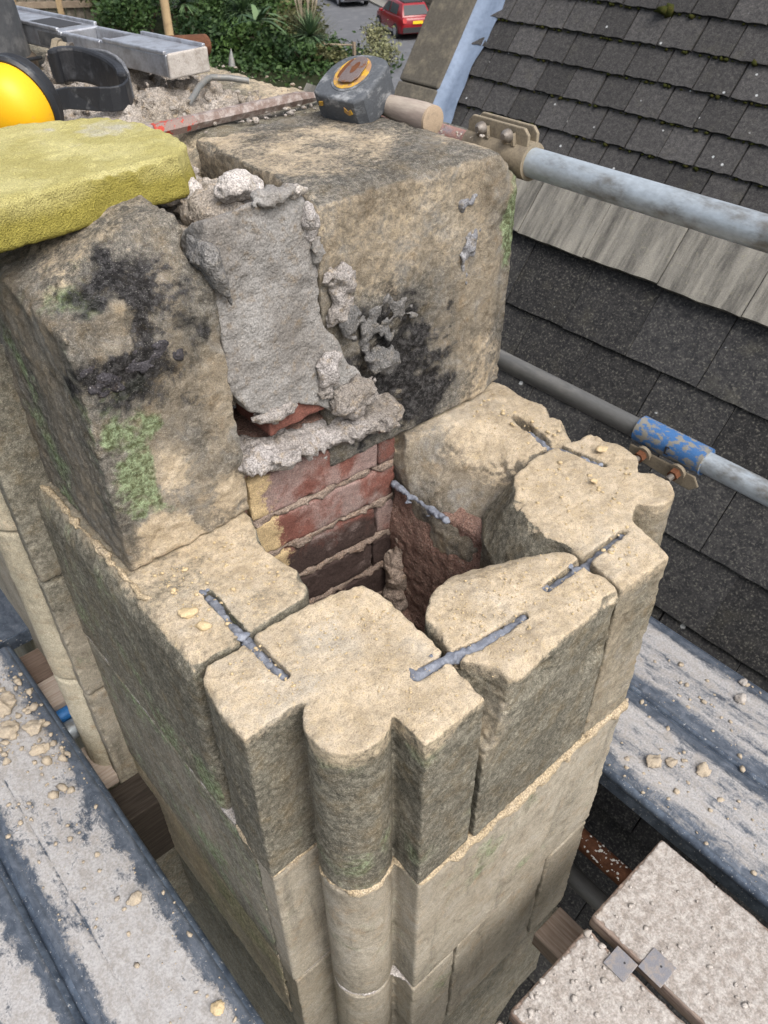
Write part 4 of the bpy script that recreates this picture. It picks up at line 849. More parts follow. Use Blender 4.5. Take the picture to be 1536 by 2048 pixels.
# ------------------------------------------------------------------ roofs
TH = R_(56); UX, UZ = math.cos(TH), math.sin(TH)
def roof_pt(X0, v, u, n=0.): return np.array((X0 + u * UX - n * UZ, v, u * UZ + n * UX))
def roof_M(X0, v, u, n=0.):
    p = roof_pt(X0, v, u, n); return Matrix(((0, UX, -UZ, p[0]), (-1, 0, 0, p[1]), (0, UZ, UX, p[2]), (0, 0, 0, 1)))
def slate_mesh(name, w, l, n0, n1, th, m, seed, chip=.003):
    r = np.random.default_rng(seed); b = MB(); k = 7
    xs = np.linspace(-w / 2, w / 2, k); low = r.uniform(0, chip, k); v = []
    for i, x in enumerate(xs): v += [(x, low[i], n1), (x, low[i], n1 - th), (x, l, n0), (x, l, n0 - th)]
    f = []
    for i in range(k - 1):
        a, c = 4 * i, 4 * i + 4; f += [(a, c, c + 2, a + 2), (a + 1, a + 3, c + 3, c + 1), (a, a + 1, c + 1, c), (a + 2, c + 2, c + 3, a + 3)]
    f += [(0, 2, 3, 1), (4 * k - 4, 4 * k - 3, 4 * k - 1, 4 * k - 2)]
    b.add(v, f); o = b.build(name, m, None, False, True); me = o.data; bpy.data.objects.remove(o); return me
def lay(root, X0, me, name, v, u, n, jit=.002):
    o = bpy.data.objects.new(name, me); COL.objects.link(o); o.parent = root
    mm = roof_M(X0, v + rng.uniform(-jit, jit), u + rng.uniform(-jit, jit) * 1.3, n + rng.uniform(0, .002)) @ Matrix.Rotation(rng.uniform(-.004, .004), 4, 'Z')
    o.matrix_basis = Matrix.Translation(-Vector(root.location)) @ mm; return o
X1, X2 = 2.2, 4.973
RF = thing('slate_roof', 'steep near roof of large black slates below a row of pale stone slabs', 'roof', (X1, .6, -1.))
def deck(root, X0, v0, v1, u0, u1, n, th=.04):
    b = MB(); c = [roof_pt(X0, v, u, k) for k in (n, n - th) for v, u in ((v0, u0), (v1, u0), (v1, u1), (v0, u1))]
    b.add(c, [(0, 1, 2, 3), (7, 6, 5, 4), (0, 4, 5, 1), (1, 5, 6, 2), (2, 6, 7, 3), (3, 7, 4, 0)]); return b.build('roof_deck', 'dark_trim', root)
deck(RF, X1, -1.5, 3., -6., .04, -.012)
sm = [slate_mesh('slate', .2375, .235, .002, .016, .012, 'slate', k) for k in range(4)]
for r in range(13):
    for c in range(-7, 11):
        v = .657 + .2405 * c + (.12 if r % 2 else 0) - .12
        if v > 2.9: continue
        lay(RF, X1, sm[(r * 5 + c) % 4], 'slate', v, -.435 - .1975 * r, .002)
bm_ = [slate_mesh('stone_slab', .265, .265, .018, .036, .032, 'slab', 20 + k, .005) for k in range(3)]
for c in range(-7, 9): lay(RF, X1, bm_[c % 3], 'stone_slab', .881 - .137 + .2685 * c, -.222, .004)
RF2 = thing('slate_roof', 'far roof of small grey slates with mossy courses at upper right', 'roof', (X2, 3., -1.))
deck(RF2, X2, -1., 4.6, -4., 1.3, -.012)
fm = [slate_mesh('slate', .2285, .235, -.002, .024, .022, 'far_slate', 40 + k, .008) for k in range(5)]
for r in range(13):
    for c in range(-7, 13):
        v = 1.63 + .2405 * c + (0 if r % 2 else .12)
        if v > 4.56: continue
        lay(RF2, X2, fm[(r * 3 + c) % 5], 'slate', v, -1.383 + .1985 * r, .002, .003)
ms = []
for r in range(9):
    u = -1.383 + .1985 * r
    for k in range(120): p = roof_pt(X2, rng.uniform(1.6, 4.45), u - .005, .010); ms.append((p, .003 + .013 * rng.random() ** 3))
for v, u, q in ((3.13, .0, .05), (3.10, .003, .045), (3.16, 0, .04), (2.32, .07, .03), (2.31, .10, .03), (2.30, .14, .022), (2.05, .05, .03), (2.045, .08, .025), (2.43, -.195, .03), (3.6, .2, .03)): ms.append((roof_pt(X2, v, u, .012), q))
mo = crumbs('moss', ms, 'moss', '', parent=None, flat=.7); mo.parent = RF2; mo.location = -Vector(RF2.location)
for k in ('label', 'category'):
    if k in mo: del mo[k]
# verge: lead flashing strip and raised coping
lf = MB(); nv, nu = 10, 60; V = []
for j in range(nu):
    u = -1.6 + 3. * j / (nu - 1)
    for i in range(nv):
        a = i / (nv - 1); v = 4.375 + .21 * a + (1 - a) * .010 * math.sin(u * 9) + (1 - a) * .007 * math.sin(u * 23 + 1); V.append(roof_pt(X2, v, u, .03 + .012 * math.sin(u * 7 + a * 3) * (1 - a) + .09 * max(0, a - .6) ))
mesh_obj('lead_flashing', V, [(j * nv + i, j * nv + i + 1, (j + 1) * nv + i + 1, (j + 1) * nv + i) for j in range(nu - 1) for i in range(nv - 1)], 'lead', RF2, True)
for u0, u1 in ((-1.9, -.75), (-.744, .45), (.456, 1.6)):
    c = [roof_pt(X2, v, u, n) for n in (.085, -.1) for v, u in ((4.575, u0), (4.985, u0), (4.985, u1), (4.575, u1))]
    MB().add(c, [(0, 1, 2, 3), (7, 6, 5, 4), (0, 4, 5, 1), (1, 5, 6, 2), (2, 6, 7, 3), (3, 7, 4, 0)]).build('coping_stone', 'coping', RF2, False, False, .015)
# gable wall of the far roof and the wall under the near roof
gp = [roof_pt(X2, 0, -3.2, -.06), roof_pt(X2, 0, 1.6, -.06)]
MB().prism([(gp[0][0], gp[0][2]), (gp[1][0], gp[1][2]), (gp[1][0] + 3, gp[1][2]), (gp[1][0] + 3, GZ), (gp[0][0], GZ)], 'y', 4.60, 4.93).build('gable_wall', 'house_wall', RF2)

# ------------------------------------------------------------------ things lying on the stack
# sponge
SP = [(.18, 1.05), (.281, 1.036), (.43, 1.050), (.555, 1.062), (.592, 1.10), (.604, 1.16), (.600, 1.235), (.57, 1.315), (.50, 1.352), (.40, 1.372), (.25, 1.38), (.18, 1.33), (.155, 1.20)]
def fSp(X, Y, Z):
    zt = .512; w = .010 * np.clip((Z - .46) / .05, 0, 1)
    return ext(psdf(X, Y, SP) + w * .7, zs(Z, .452, zt), .008)
def pSp(V, N):
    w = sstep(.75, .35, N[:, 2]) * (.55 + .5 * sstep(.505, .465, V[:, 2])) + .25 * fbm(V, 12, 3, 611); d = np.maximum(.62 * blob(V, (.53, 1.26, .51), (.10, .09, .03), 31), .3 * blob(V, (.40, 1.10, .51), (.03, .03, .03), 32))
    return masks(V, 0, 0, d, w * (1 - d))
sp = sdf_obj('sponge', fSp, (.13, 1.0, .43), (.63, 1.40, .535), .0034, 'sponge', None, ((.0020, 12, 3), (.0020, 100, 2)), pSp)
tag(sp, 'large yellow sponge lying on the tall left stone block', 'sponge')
# ear defenders
EC = np.array((.482, 1.455, .512)); ax = np.array((-.78, -.58, -.22)); ax /= np.linalg.norm(ax)
e2 = np.cross((0, 0, 1), ax); e2 /= np.linalg.norm(e2); e3 = np.cross(ax, e2)
t = thing('ear_defenders', 'yellow ear defenders with a black padded headband behind the sponge', 'ear defenders', tuple(EC - np.array((0, 0, .05))))
def lathe_ell(name, prof, m, sx=1.62, sy=1.88, seg=40):
    v = []; f = []; n = len(prof)
    for a, r in prof:
        for k in range(seg): th = 2 * math.pi * k / seg; v.append(EC + ax * a * 1.3 + r * (math.cos(th) * e2 * sx + math.sin(th) * e3 * sy))
    for i in range(n - 1):
        for k in range(seg): k2 = (k + 1) % seg; f.append((i * seg + k, i * seg + k2, (i + 1) * seg + k2, (i + 1) * seg + k))
    f.append(tuple(range(seg))[::-1]); f.append(tuple((n - 1) * seg + k for k in range(seg)))
    o = mesh_obj(name, v, f, m, t, True); o.data.set_sharp_from_angle(angle=R_(45))
    import bmesh
    bm = bmesh.new(); bm.from_mesh(o.data); bmesh.ops.recalc_face_normals(bm, faces=bm.faces[:]); bm.to_mesh(o.data); bm.free(); return o
lathe_ell('ear_cup', [(-.004, .038), (.010, .0385), (.022, .0375), (.034, .034), (.043, .027), (.049, .017), (.052, .006)], 'yellow_plastic')
lathe_ell('cup_rim', [(-.010, .037), (-.008, .041), (-.002, .042), (.002, .040)], 'black_plastic')
lathe_ell('ear_cushion', [(-.030, .030), (-.027, .036), (-.020, .039), (-.012, .038), (-.009, .034)], 'black_foam')
def ribbon(name, path, normals, w, th, m):
    v = []; f = []
    for p, n_, wd in zip(path, normals, w if hasattr(w, '__len__') else [w] * len(path)):
        p = np.array(p, float); n_ = np.array(n_, float); n_ /= np.linalg.norm(n_)
        v += [p, p, p, p]
    P = [np.array(p, float) for p in path]
    for i, p in enumerate(P):
        tt = P[min(i + 1, len(P) - 1)] - P[max(0, i - 1)]; tt /= np.linalg.norm(tt); n_ = np.array(normals[i], float); n_ /= np.linalg.norm(n_); s = np.cross(tt, n_); s /= np.linalg.norm(s); wd = w[i] if hasattr(w, '__len__') else w
        v[4 * i] = p - s * wd / 2 + n_ * th / 2; v[4 * i + 1] = p + s * wd / 2 + n_ * th / 2; v[4 * i + 2] = p + s * wd / 2 - n_ * th / 2; v[4 * i + 3] = p - s * wd / 2 - n_ * th / 2
    for i in range(len(P) - 1):
        for k in range(4): f.append((4 * i + k, 4 * i + (k + 1) % 4, 4 * i + 4 + (k + 1) % 4, 4 * i + 4 + k))
    f += [(3, 2, 1, 0), tuple(4 * (len(P) - 1) + k for k in range(4))]
    b = MB(); b.add(v, f); return b.build(name, m, t, False, False, th * .3, 2)
# headband: a U lying on its side on the stack, opening to the left
hb = []; hn = []; cx, cy = .668, 1.595
for k in range(15):
    a = R_(-118 + 236 * k / 14); hb.append((cx + .050 * math.cos(a) * 1.15, cy + .115 * math.sin(a) * .95, .503 + .012 * math.sin(a))); hn.append((math.cos(a), math.sin(a), 0))
hb = [(.53, 1.445, .515), (.575, 1.478, .508)] + hb; hn = [(.6, -.8, 0), (.6, -.8, 0)] + hn
ribbon('headband', hb, hn, [.03, .034] + [.040] * 15, .006, 'black_plastic')
ribbon('headband_pad', [(p[0] - n_[0] * .008, p[1] - n_[1] * .008, p[2]) for p, n_ in zip(hb[6:], hn[6:])], hn[6:], .060, .019, 'black_foam')
ribbon('pad_cover', [(p[0] + n_[0] * .003, p[1] + n_[1] * .003, p[2] + .001) for p, n_ in zip(hb[7:13], hn[7:13])], hn[7:13], [.046, .060, .066, .066, .060, .050], .007, 'grey_vinyl')
yo = []
for k in range(13):
    a = R_(-80 + 160 * k / 12); yo.append(EC - ax * .006 + .056 * (math.sin(a) * e3 * 1.22 + math.cos(a) * -e2 * .9) + ax * .012 * math.cos(a))
MB().tube(yo, .0035, 8).build('wire_yoke', 'black_plastic', t, True)
# spirit level
LA = np.array((.846, 1.536)); LBk = np.array((.745, 2.30)); ld = (LBk - LA) / np.linalg.norm(LBk - LA); ls = np.array((ld[1], -ld[0]))
LM = np.array([(ls[0], ld[0], 0), (ls[1], ld[1], 0), (0, 0, 1)])
t = thing('spirit_level', 'dusty aluminium box spirit level resting on rubble behind the ear defenders', 'spirit level', (LA[0], LA[1], .5))
def lv(mb, x0, x1, y0, y1, z0, z1):
    v, f = box_vf(((x0 + x1) / 2, (y0 + y1) / 2, (z0 + z1) / 2), (x1 - x0, y1 - y0, z1 - z0)); return mb.add(v @ LM.T + np.array((LA[0], LA[1], 0)), f)
b = MB(); lv(b, -.047, .047, .004, .22, .497, .536); lv(b, -.047, .047, .36, .78, .497, .536); lv(b, -.047, -.034, .2205, .3595, .497, .5355); lv(b, .036, .047, .2205, .3595, .497, .5355)
b.build('body', 'aluminium', t, False, False, .0035, 3)
for x in (-.0455, .0455): b = MB(); lv(b, x - .004, x + .004, .006, .205, .535, .5425); lv(b, x - .004, x + .004, .37, .78, .535, .5425); b.build('raised_rail', 'aluminium', t, False, False, .002)
b = MB(); lv(b, -.047, .047, -.004, .0035, .495, .5385); b.build('end_cap', 'pale', t, False, False, .004, 3)
b = MB(); lv(b, -.049, -.0475, .34, .45, .503, .530); b.build('vial_window', 'grey_plastic', t, False, False, .0006)
b = MB(); lv(b, -.030, .030, .40, .52, .536, .5375); b.build('hand_hole', 'dark_trim', t, False, False, .0005)
# bucket, upside-down
t = thing('bucket', 'upturned dark grey bucket at the top left picture corner', 'bucket', (.62, 2.06, .46))
def lathe(name, prof, c, m, par, seg=40, bev=0):
    b = MB(); b.tube([(c[0], c[1], c[2] + z) for z, r in prof], [r for z, r in prof], seg); return b.build(name, m, par, True)
lathe('bucket_wall', [(.02, .118), (.20, .103), (.205, .095)], (.62, 2.06, .462), 'grey_plastic', t)
lathe('rim', [(0, .125), (.003, .128), (.022, .126), (.028, .119)], (.62, 2.06, .455), 'brown_rim', t)
hp = []
for k in range(13): a = R_(-150 + 120 * k / 12); hp.append((.62 + .136 * math.cos(a), 2.06 + .136 * math.sin(a),   .476 + .012 * math.sin(k / 12 * math.pi)))
MB().tube(hp, .004, 8).build('handle', 'black_plastic', t, True)
# brass bolt leaning against the bucket rim
t = thing('bolt', 'stubby dirty bolt between the bucket and the spirit level', 'bolt', (.70, 1.80, .47))
bd = np.array((.55, -.75, -.15)); bd /= np.linalg.norm(bd); b0 = np.array((.70, 1.80, .527))
MB().tube([b0, b0 + bd * .012], .017, 6).build('hex_collar', 'coupler_tan', t); MB().tube([b0 + bd * .012, b0 + bd * .030], .012, 14).build('shank', 'coupler_tan', t, True); MB().tube([b0 + bd * .030, b0 + bd * .036], .015, 6).build('nut', 'bolt_grey', t)
# cold chisel (hexagonal bar)
t = thing('cold_chisel', 'hexagonal dirty steel chisel with red paint traces across the stack top', 'chisel', (.85, 1.35, .455))
MB().tube([(.60, 1.346, .466), (.74, 1.349, .467), (.965, 1.352, .468)], .0125, 6).build('shank', 'chisel', t, False)
MB().tube([(.655, 1.3455, .4663), (.735, 1.3475, .467)], .0131, 6).build('paint_band', 'chisel_red', t, False)
MB().tube([(.965, 1.352, .468), (1.02, 1.353, .464)], [.0125, .006], 6).build('tip', 'chisel', t, False)
# hammer handle
t = thing('hammer', 'round greyish wooden hammer handle sticking out from under the tape measure', 'hammer', (1.02, 1.13, .455))
hd = lambda y, z: (1.022, y, z)
MB().tube([hd(1.235, .482), hd(1.18, .480), hd(1.11, .478), hd(1.072, .477), hd(1.052, .4765)], [.013, .017, .0225, .0245, .0240], 28, False).build('handle', 'handle_wood', t, True)
MB().tube([hd(1.0521, .4765), hd(1.0475, .4764), hd(1.046, .4764)], [.0240, .0238, .020], 28).build('handle_end', 'handle_end', t, True)
MB().box((1.022, 1.262, .482), (.07, .032, .034)).build('head', 'bolt_grey', t, False, False, .004)
# bent wire
tag(MB().tube([(.772, 1.428, .474), (.800, 1.452, .480), (.835, 1.490, .484), (.870, 1.522, .486), (.890, 1.534, .486), (.920, 1.520, .483), (.953, 1.500, .476)], .0058, 12).build('bent_wire', 'wire', None, True), 'bent piece of grey steel wire lying on the rubble', 'wire')
tag(MB().tube([(1.062, 1.735, .452), (1.064, 1.737, .468), (1.067, 1.739, .486)], [.008, .006, .0008], 10).build('nail', 'wire', None, True), 'small pointed grey spike standing on the far stone edge', 'spike')
# tape measure
TV = np.array((.933, 1.1413, .5047)); T1 = np.array((-.2802, .9584, .0541)); T2 = np.array((.8574, .2245, .463)); T3 = np.array((.4316, .1761, -.8847)); TL = (.0846, .0854, .0560)
t = thing('tape_measure', 'scuffed dark grey tape measure with a worn yellow label and belt clip', 'tape measure', (.97, 1.19, .455))
def tp(a, b, c): return TV + T1 * a + T2 * b + T3 * c
prof = [(.002, .002), (.0846, .0), (.0866, .020), (.083, .045), (.072, .066), (.055, .080), (.034, .0865), (.012, .0845), (.001, .074), (-.001, .04)]
import bmesh
def tape_prism(name, pr, c0, c1, m, bev, par=None, seg=4):
    n = len(pr); b = MB(); b.add([tp(a, q, c0) for a, q in pr] + [tp(a, q, c1) for a, q in pr], [tuple(range(n))[::-1], tuple(range(n, 2 * n))] + [(i, (i + 1) % n, n + (i + 1) % n, n + i) for i in range(n)])
    o = b.build(name, m, par or t, False)
    bm = bmesh.new(); bm.from_mesh(o.data); cap = [e for e in bm.edges if any(len(f.verts) > 4 for f in e.link_faces)]
    if bev: bmesh.ops.bevel(bm, geom=cap, offset=bev, segments=seg, affect='EDGES', profile=.5)
    bm.to_mesh(o.data); bm.free(); o.data.polygons.foreach_set('use_smooth', np.ones(len(o.data.polygons), dtype=bool)); o.data.set_sharp_from_angle(angle=R_(32)); return o
def smoothp(pr, it=2):
    for _ in range(it):
        q = []
        for i in range(len(pr)):
            a, b = pr[i], pr[(i + 1) % len(pr)]; q += [(a[0] * .75 + b[0] * .25, a[1] * .75 + b[1] * .25), (a[0] * .25 + b[0] * .75, a[1] * .25 + b[1] * .75)]
        pr = q
    return pr
prof2 = [(-.008, -.006), (.040, -.008), (.0886, -.006), (.0945, .020), (.093, .056), (.084, .080), (.066, .098), (.036, .106), (.004, .104), (-.010, .092), (-.012, .045)]
tape_prism('case', smoothp(prof2, 1), -.002, .062, 'tape_body', .006)
mid = [(.0425 + .0433 * math.cos(a), .042 + .0440 * math.sin(a)) for a in np.linspace(0, 2 * math.pi, 48, endpoint=False)]
def ell(ca, cb, ra, rb, rot, n=40):
    c, s = math.cos(rot), math.sin(rot); return [(ca + ra * math.cos(x) * c - rb * math.sin(x) * s, cb + ra * math.cos(x) * s + rb * math.sin(x) * c) for x in np.linspace(0, 2 * math.pi, n, endpoint=False)]
tape_prism('recess_ring', ell(.041, .054, .034, .044, .15), -.0032, .002, 'tape_body', .0006)
tape_prism('label_disc', ell(.041, .054, .029, .039, .15), -.0042, .002, 'tape_yellow', .0004)
c2 = smoothp([(.020, .030), (.049, .022), (.054, .030), (.050, .082), (.040, .088), (.026, .086), (.020, .070)], 1)
o = tape_prism('belt_clip', c2, -.0100, -.0080, 'tape_clip', .0004)
tape_prism('clip_slot', ell(.037, .060, .005, .014, .1), -.0104, -.009, 'bolt_rust', 0, o)
tape_prism('rust_stain', ell(.058, .060, .006, .024, .1), -.0046, -.003, 'bolt_rust', 0)
def patch(pts, m, nm):
    ctr = sum(pts) / len(pts); n_ = np.cross(pts[1] - pts[0], pts[2] - pts[1]); n_ /= np.linalg.norm(n_); 
    if n_ @ (np.array((0, 0, .85)) - ctr) < 0: n_ = -n_
    b = MB(); k = len(pts); b.add([p + n_ * .0012 for p in pts] + [p - n_ * .002 for p in pts], [tuple(range(k)), tuple(range(k, 2 * k))[::-1]] + [(i, (i + 1) % k, k + (i + 1) % k, k + i) for i in range(k)]); b.build(nm, m, t)
patch([tp(.012, -.0078, .014), tp(.019, -.0080, .018), tp(.025, -.0082, .011), tp(.0255, -.0082, .021), tp(.018, -.0080, .026), tp(.010, -.0076, .022)], 'tape_yellow', 'yellow_emblem')
patch([tp(.068, -.0078, .009), tp(.078, -.0076, .012), tp(.079, -.0074, .020), tp(.071, -.0078, .018)], 'tape_yellow', 'yellow_emblem')
MB().tube([tp(.02, .05, .0602), tp(.05, .05, .0602)], .001, 6).build('case_seam', 'dark_trim', t)

# ------------------------------------------------------------------ garden, road and houses far below
def leaves(name, c, rad, n, size, m, parent, seed, clump=9, aspect=.55):
    r = np.random.default_rng(seed); cl = r.normal(0, 1, (clump, 3)); cl /= np.linalg.norm(cl, axis=1)[:, None]; cl *= r.uniform(.35, .8, (clump, 1)); cl[:, 2] = np.abs(cl[:, 2]) * 1.1 - .25
    k = r.integers(0, clump, n); p = cl[k] + r.normal(0, .24, (n, 3)); p[:, 2] = np.maximum(p[:, 2], -.55); P = p * np.array(rad) + np.array(c)
    a = r.normal(0, 1, (n, 3)); a[:, 2] = a[:, 2] * .6; a /= np.linalg.norm(a, axis=1)[:, None]; b = np.cross(a, r.normal(0, 1, (n, 3))); b /= np.linalg.norm(b, axis=1)[:, None]
    s = size * r.uniform(.6, 1.4, (n, 1)); V = np.stack([P - a * s * .5, P + b * s * aspect * .5, P + a * s * .5, P - b * s * aspect * .5], 1).reshape(-1, 3)
    F = np.arange(4 * n).reshape(-1, 4); o = mesh_obj(name, V, F, m, parent)
    at = o.data.attributes.new('tint', 'FLOAT', 'POINT'); at.data.foreach_set('value', np.repeat(np.clip((r.random(clump)[k] * .6 + .4 * r.random(n)), 0, 1), 4).astype(np.float32)); return o
def shrub(x, y, w, h, m, label, seed, name='shrub', cat='shrub', n=1100, size=.26, z=GZ):
    t = thing(name, label, cat, (x, y, z)); MB().tube([(x, y, z - .1), (x + .05, y, z + h * .5)], [.07, .03], 7).build('trunk', 'bark', t)
    for k in range(4): a = k * 1.6 + seed; MB().tube([(x, y, z + h * .15), (x + math.cos(a) * w * .5, y + math.sin(a) * w * .5, z + h * .75)], [.035, .012], 5).build('branch', 'bark', t)
    leaves('crown', (x, y, z + h * .52), (w * .75, w * .75, h * .62), n, size, m, t, seed); return t
SHR = [(24.2, 40.6, 1.7, 2.6, 'leaf_dark', 'dark evergreen shrub behind the rusty tube end'), (26.4, 42.4, 2.0, 3.0, 'leaf_mid', 'bright green shrub behind the two spiky palms'), (28.3, 43.3, 2.0, 2.8, 'leaf_mid', 'fresh green bush right of the middle of the garden'), (30.0, 45.4, 2.2, 2.8, 'leaf_olive', 'olive bush between the pampas grass and the silver car'),
       (23.0, 45.2, 2.2, 3.2, 'leaf_dark', 'dark shrub left of the pale timber pole'), (21.8, 48.2, 2.4, 3.4, 'leaf_olive', 'loose dull shrub under the wooden fence at top left'), (25.6, 47.5, 2.4, 3.6, 'leaf_dark', 'tall dark shrub right of the pale timber pole'), (28.0, 49.5, 2.4, 3.4, 'leaf_mid', 'green shrub near the top picture edge above the palms'),
       (30.5, 50.5, 2.6, 3.6, 'leaf_rust', 'autumn tinged bush at the top picture edge'), (33.2, 51.5, 2.6, 3.4, 'leaf_dark', 'dark hedge bush beside the parked silver car'), (23.8, 35.2, 1.3, 1.4, 'leaf_dark', 'low dark bush just above the far stone edge'), (25.6, 36.4, 1.4, 1.7, 'leaf_olive', 'low olive bush below the banana plant'),
       (27.0, 38.6, 1.6, 2.0, 'leaf_mid', 'mid green bush in front of the pampas grass'), (22.4, 38.4, 1.4, 1.7, 'leaf_dark', 'low dark bush under the end of the spirit level'), (28.4, 33.3, 1.05, 1.5, 'leaf_pale', 'pale sage shrub beside the road above the tape measure'), (26.9, 31.0, 1.0, 1.1, 'leaf_pale', 'small sage shrub lower down by the road edge'), (20.2, 42.6, 1.8, 2.4, 'leaf_dark', 'dark shrub hidden behind the spirit level'), (24.9, 50.4, 2.4, 3.8, 'leaf_dark', 'tall dark shrub at the top left picture edge'), (27.3, 46.0, 2.0, 2.6, 'leaf_dark', 'dark bush filling the middle of the garden'), (29.3, 40.8, 1.5, 1.8, 'leaf_olive', 'olive bush tucked behind the pampas plumes')]
SHR += [(25.0, 38.6, 1.7, 2.3, 'leaf_dark', 'dark bush between the two nearer spiky palms'), (23.6, 37.2, 1.6, 1.6, 'leaf_mid', 'green bush just left of the banana plant'), (24.6, 36.0, 1.5, 1.3, 'leaf_dark', 'low dark bush right behind the banana plant'), (26.6, 36.8, 1.5, 1.9, 'leaf_olive', 'dull olive bush right of the pampas grass'), (24.4, 33.6, 1.3, 1.0, 'leaf_dark', 'lowest dark bush in front of the rail fence'),
        (26.0, 40.4, 1.9, 2.6, 'leaf_mid', 'broad green bush behind the middle palm'), (27.6, 41.2, 1.8, 2.4, 'leaf_dark', 'dark bush behind the pampas plumes on the left'), (25.3, 33.0, 1.1, .9, 'leaf_olive', 'low olive bush at the foot of the pampas grass'), (26.0, 34.0, 1.0, .9, 'leaf_dark', 'low dark bush right of the pampas foot'), (23.0, 39.8, 1.5, 2.0, 'leaf_dark', 'dark bush at the foot of the left palm'), (24.9, 43.6, 2.0, 3.0, 'leaf_mid', 'green bush right of the pole at half height'), (21.4, 44.8, 2.0, 2.8, 'leaf_dark', 'dark bush between the fence and the spirit level')]
for i, (x, y, w, h, m, l) in enumerate(SHR): shrub(x, y, w * 1.18, h, m, l, 300 + i, n=1500 if h > 1.6 else 800, size=.22 if m != 'leaf_pale' else .14)
o = leaves('ground_cover', (24.6, 36.5, GZ + .15), (4.2, 7.5, .55), 9000, .22, 'leaf_dark', None, 991, 40)
tag(o, 'low dark ground cover plants filling the garden', 'ground cover', None, 'stuff')
def blades(name, c, n, ln, w, m, parent, seed, el=(.1, 1.4), droop=.5, seg=4):
    r = np.random.default_rng(seed); V = []; F = []
    for k in range(n):
        a = r.uniform(0, 6.283); e = r.uniform(*el); L = ln * r.uniform(.7, 1.1); d = np.array((math.cos(a) * math.cos(e), math.sin(a) * math.cos(e), math.sin(e))); s = np.array((-math.sin(a), math.cos(a), 0)); b0 = len(V)
        for j in range(seg + 1):
            u = j / seg; p = np.array(c) + d * L * u - np.array((0, 0, 1)) * droop * L * u * u * .5; wd = w * (1 - u) ** .7 + .004; V += [p - s * wd / 2, p + s * wd / 2]
        F += [(b0 + 2 * j, b0 + 2 * j + 1, b0 + 2 * j + 3, b0 + 2 * j + 2) for j in range(seg)]
    o = mesh_obj(name, V, F, m, parent); at = o.data.attributes.new('tint', 'FLOAT', 'POINT'); at.data.foreach_set('value', np.repeat(r.random(n), 2 * (seg + 1)).astype(np.float32)); return o
for i, (x, y, h, l) in enumerate(((22.6, 40.6, 2.0, 'spiky palm at left beside the pale timber pole'), (24.3, 38.2, 1.7, 'spiky palm in the middle of the garden'), (25.3, 34.2, 1.1, 'small spiky palm beside the rail above the stone edge'))):
    t = thing('palm_tree', l, 'palm', (x, y, GZ)); MB().tube([(x, y, GZ - .1), (x, y, GZ + h)], [.12, .09], 9).build('trunk', 'bark', t); blades('crown', (x, y, GZ + h), 150, 1.35, .10, 'palm', t, 40 + i, (-.5, 1.5), .35)
t = thing('banana_plant', 'banana plant with long arching pale green leaves in the garden', 'plant', (23.4, 35.6, GZ)); MB().tube([(23.4, 35.6, GZ - .1), (23.4, 35.6, GZ + 1.3)], [.14, .08], 9).build('stem', 'palm', t); blades('leaf', (23.4, 35.6, GZ + 1.7), 13, 2.0, .34, 'palm', t, 77, (.2, 1.3), 1.1, 7)
t = thing('pampas_grass', 'tall pampas grass clump with pale plumes beside the road', 'grass clump', (25.9, 35.3, GZ)); blades('tuft', (25.9, 35.3, GZ), 520, 2.6, .05, 'reed', t, 78, (.7, 1.5), .5)
for k in range(9):
    a = rng.uniform(0, 6.28); q = rng.uniform(.2, .9); x, y = 25.9 + math.cos(a) * q, 35.3 + math.sin(a) * q
    MB().tube([(25.9, 35.3, GZ), (x, y, GZ + 2.1), (x + math.cos(a) * .1, y, GZ + 2.5), (x + math.cos(a) * .18, y, GZ + 3.0)], [.012, .02, .07, .01], 7).build('plume', 'plume', t, True)
# garden rail fence, pole, timber fence
t = thing('rail_fence', 'low wooden rail fence below the garden palms', 'fence', (24., 36., GZ))
for p, q in (((23.0, 40.6), (24.5, 34.8)), ((24.6, 34.7), (26.4, 32.4))):
    for z in (.3, .8): MB().tube([(*p, GZ + z), (*q, GZ + z)], .04, 6).build('rail', 'fence_wood', t)
    for f in (0, .5, 1): x, y = p[0] + (q[0] - p[0]) * f, p[1] + (q[1] - p[1]) * f; MB().box((x, y, GZ + .45), (.12, .12, .95)).build('post', 'fence_wood', t)
tag(MB().tube([(15.6, 29.4, GZ - .2), (15.6, 29.4, -2.0)], [.17, .14], 12).build('timber_pole', 'pole_wood', None, True), 'pale timber pole standing among the shrubs at left', 'pole')
FO = np.array((17.2, 54.)); FD = np.array((.80, -.60))
t = thing('timber_fence', 'brown timber fence with a pale top rail at top left', 'fence', (FO[0], FO[1], GZ)); A = math.atan2(FD[1], FD[0]); FM = np.array([(math.cos(A), -math.sin(A), 0), (math.sin(A), math.cos(A), 0), (0, 0, 1)])
for k in range(22): p = FO + FD * (k * .5 - 3); MB().box((p[0], p[1], GZ + 1.1), (.44, .04, 2.1), FM).build('board', 'rubble_wall', t)
for k in range(5): p = FO + FD * (k * 2.5 - 3); MB().box((p[0] - .06, p[1] - .08, GZ + 1.3), (.3, .14, 2.7), FM).build('post', 'pole_wood', t)
p = FO + FD * 2.3; MB().box((p[0], p[1] - .1, GZ + 1.0), (11, .14, .3), FM).build('rail', 'fence_wood', t)
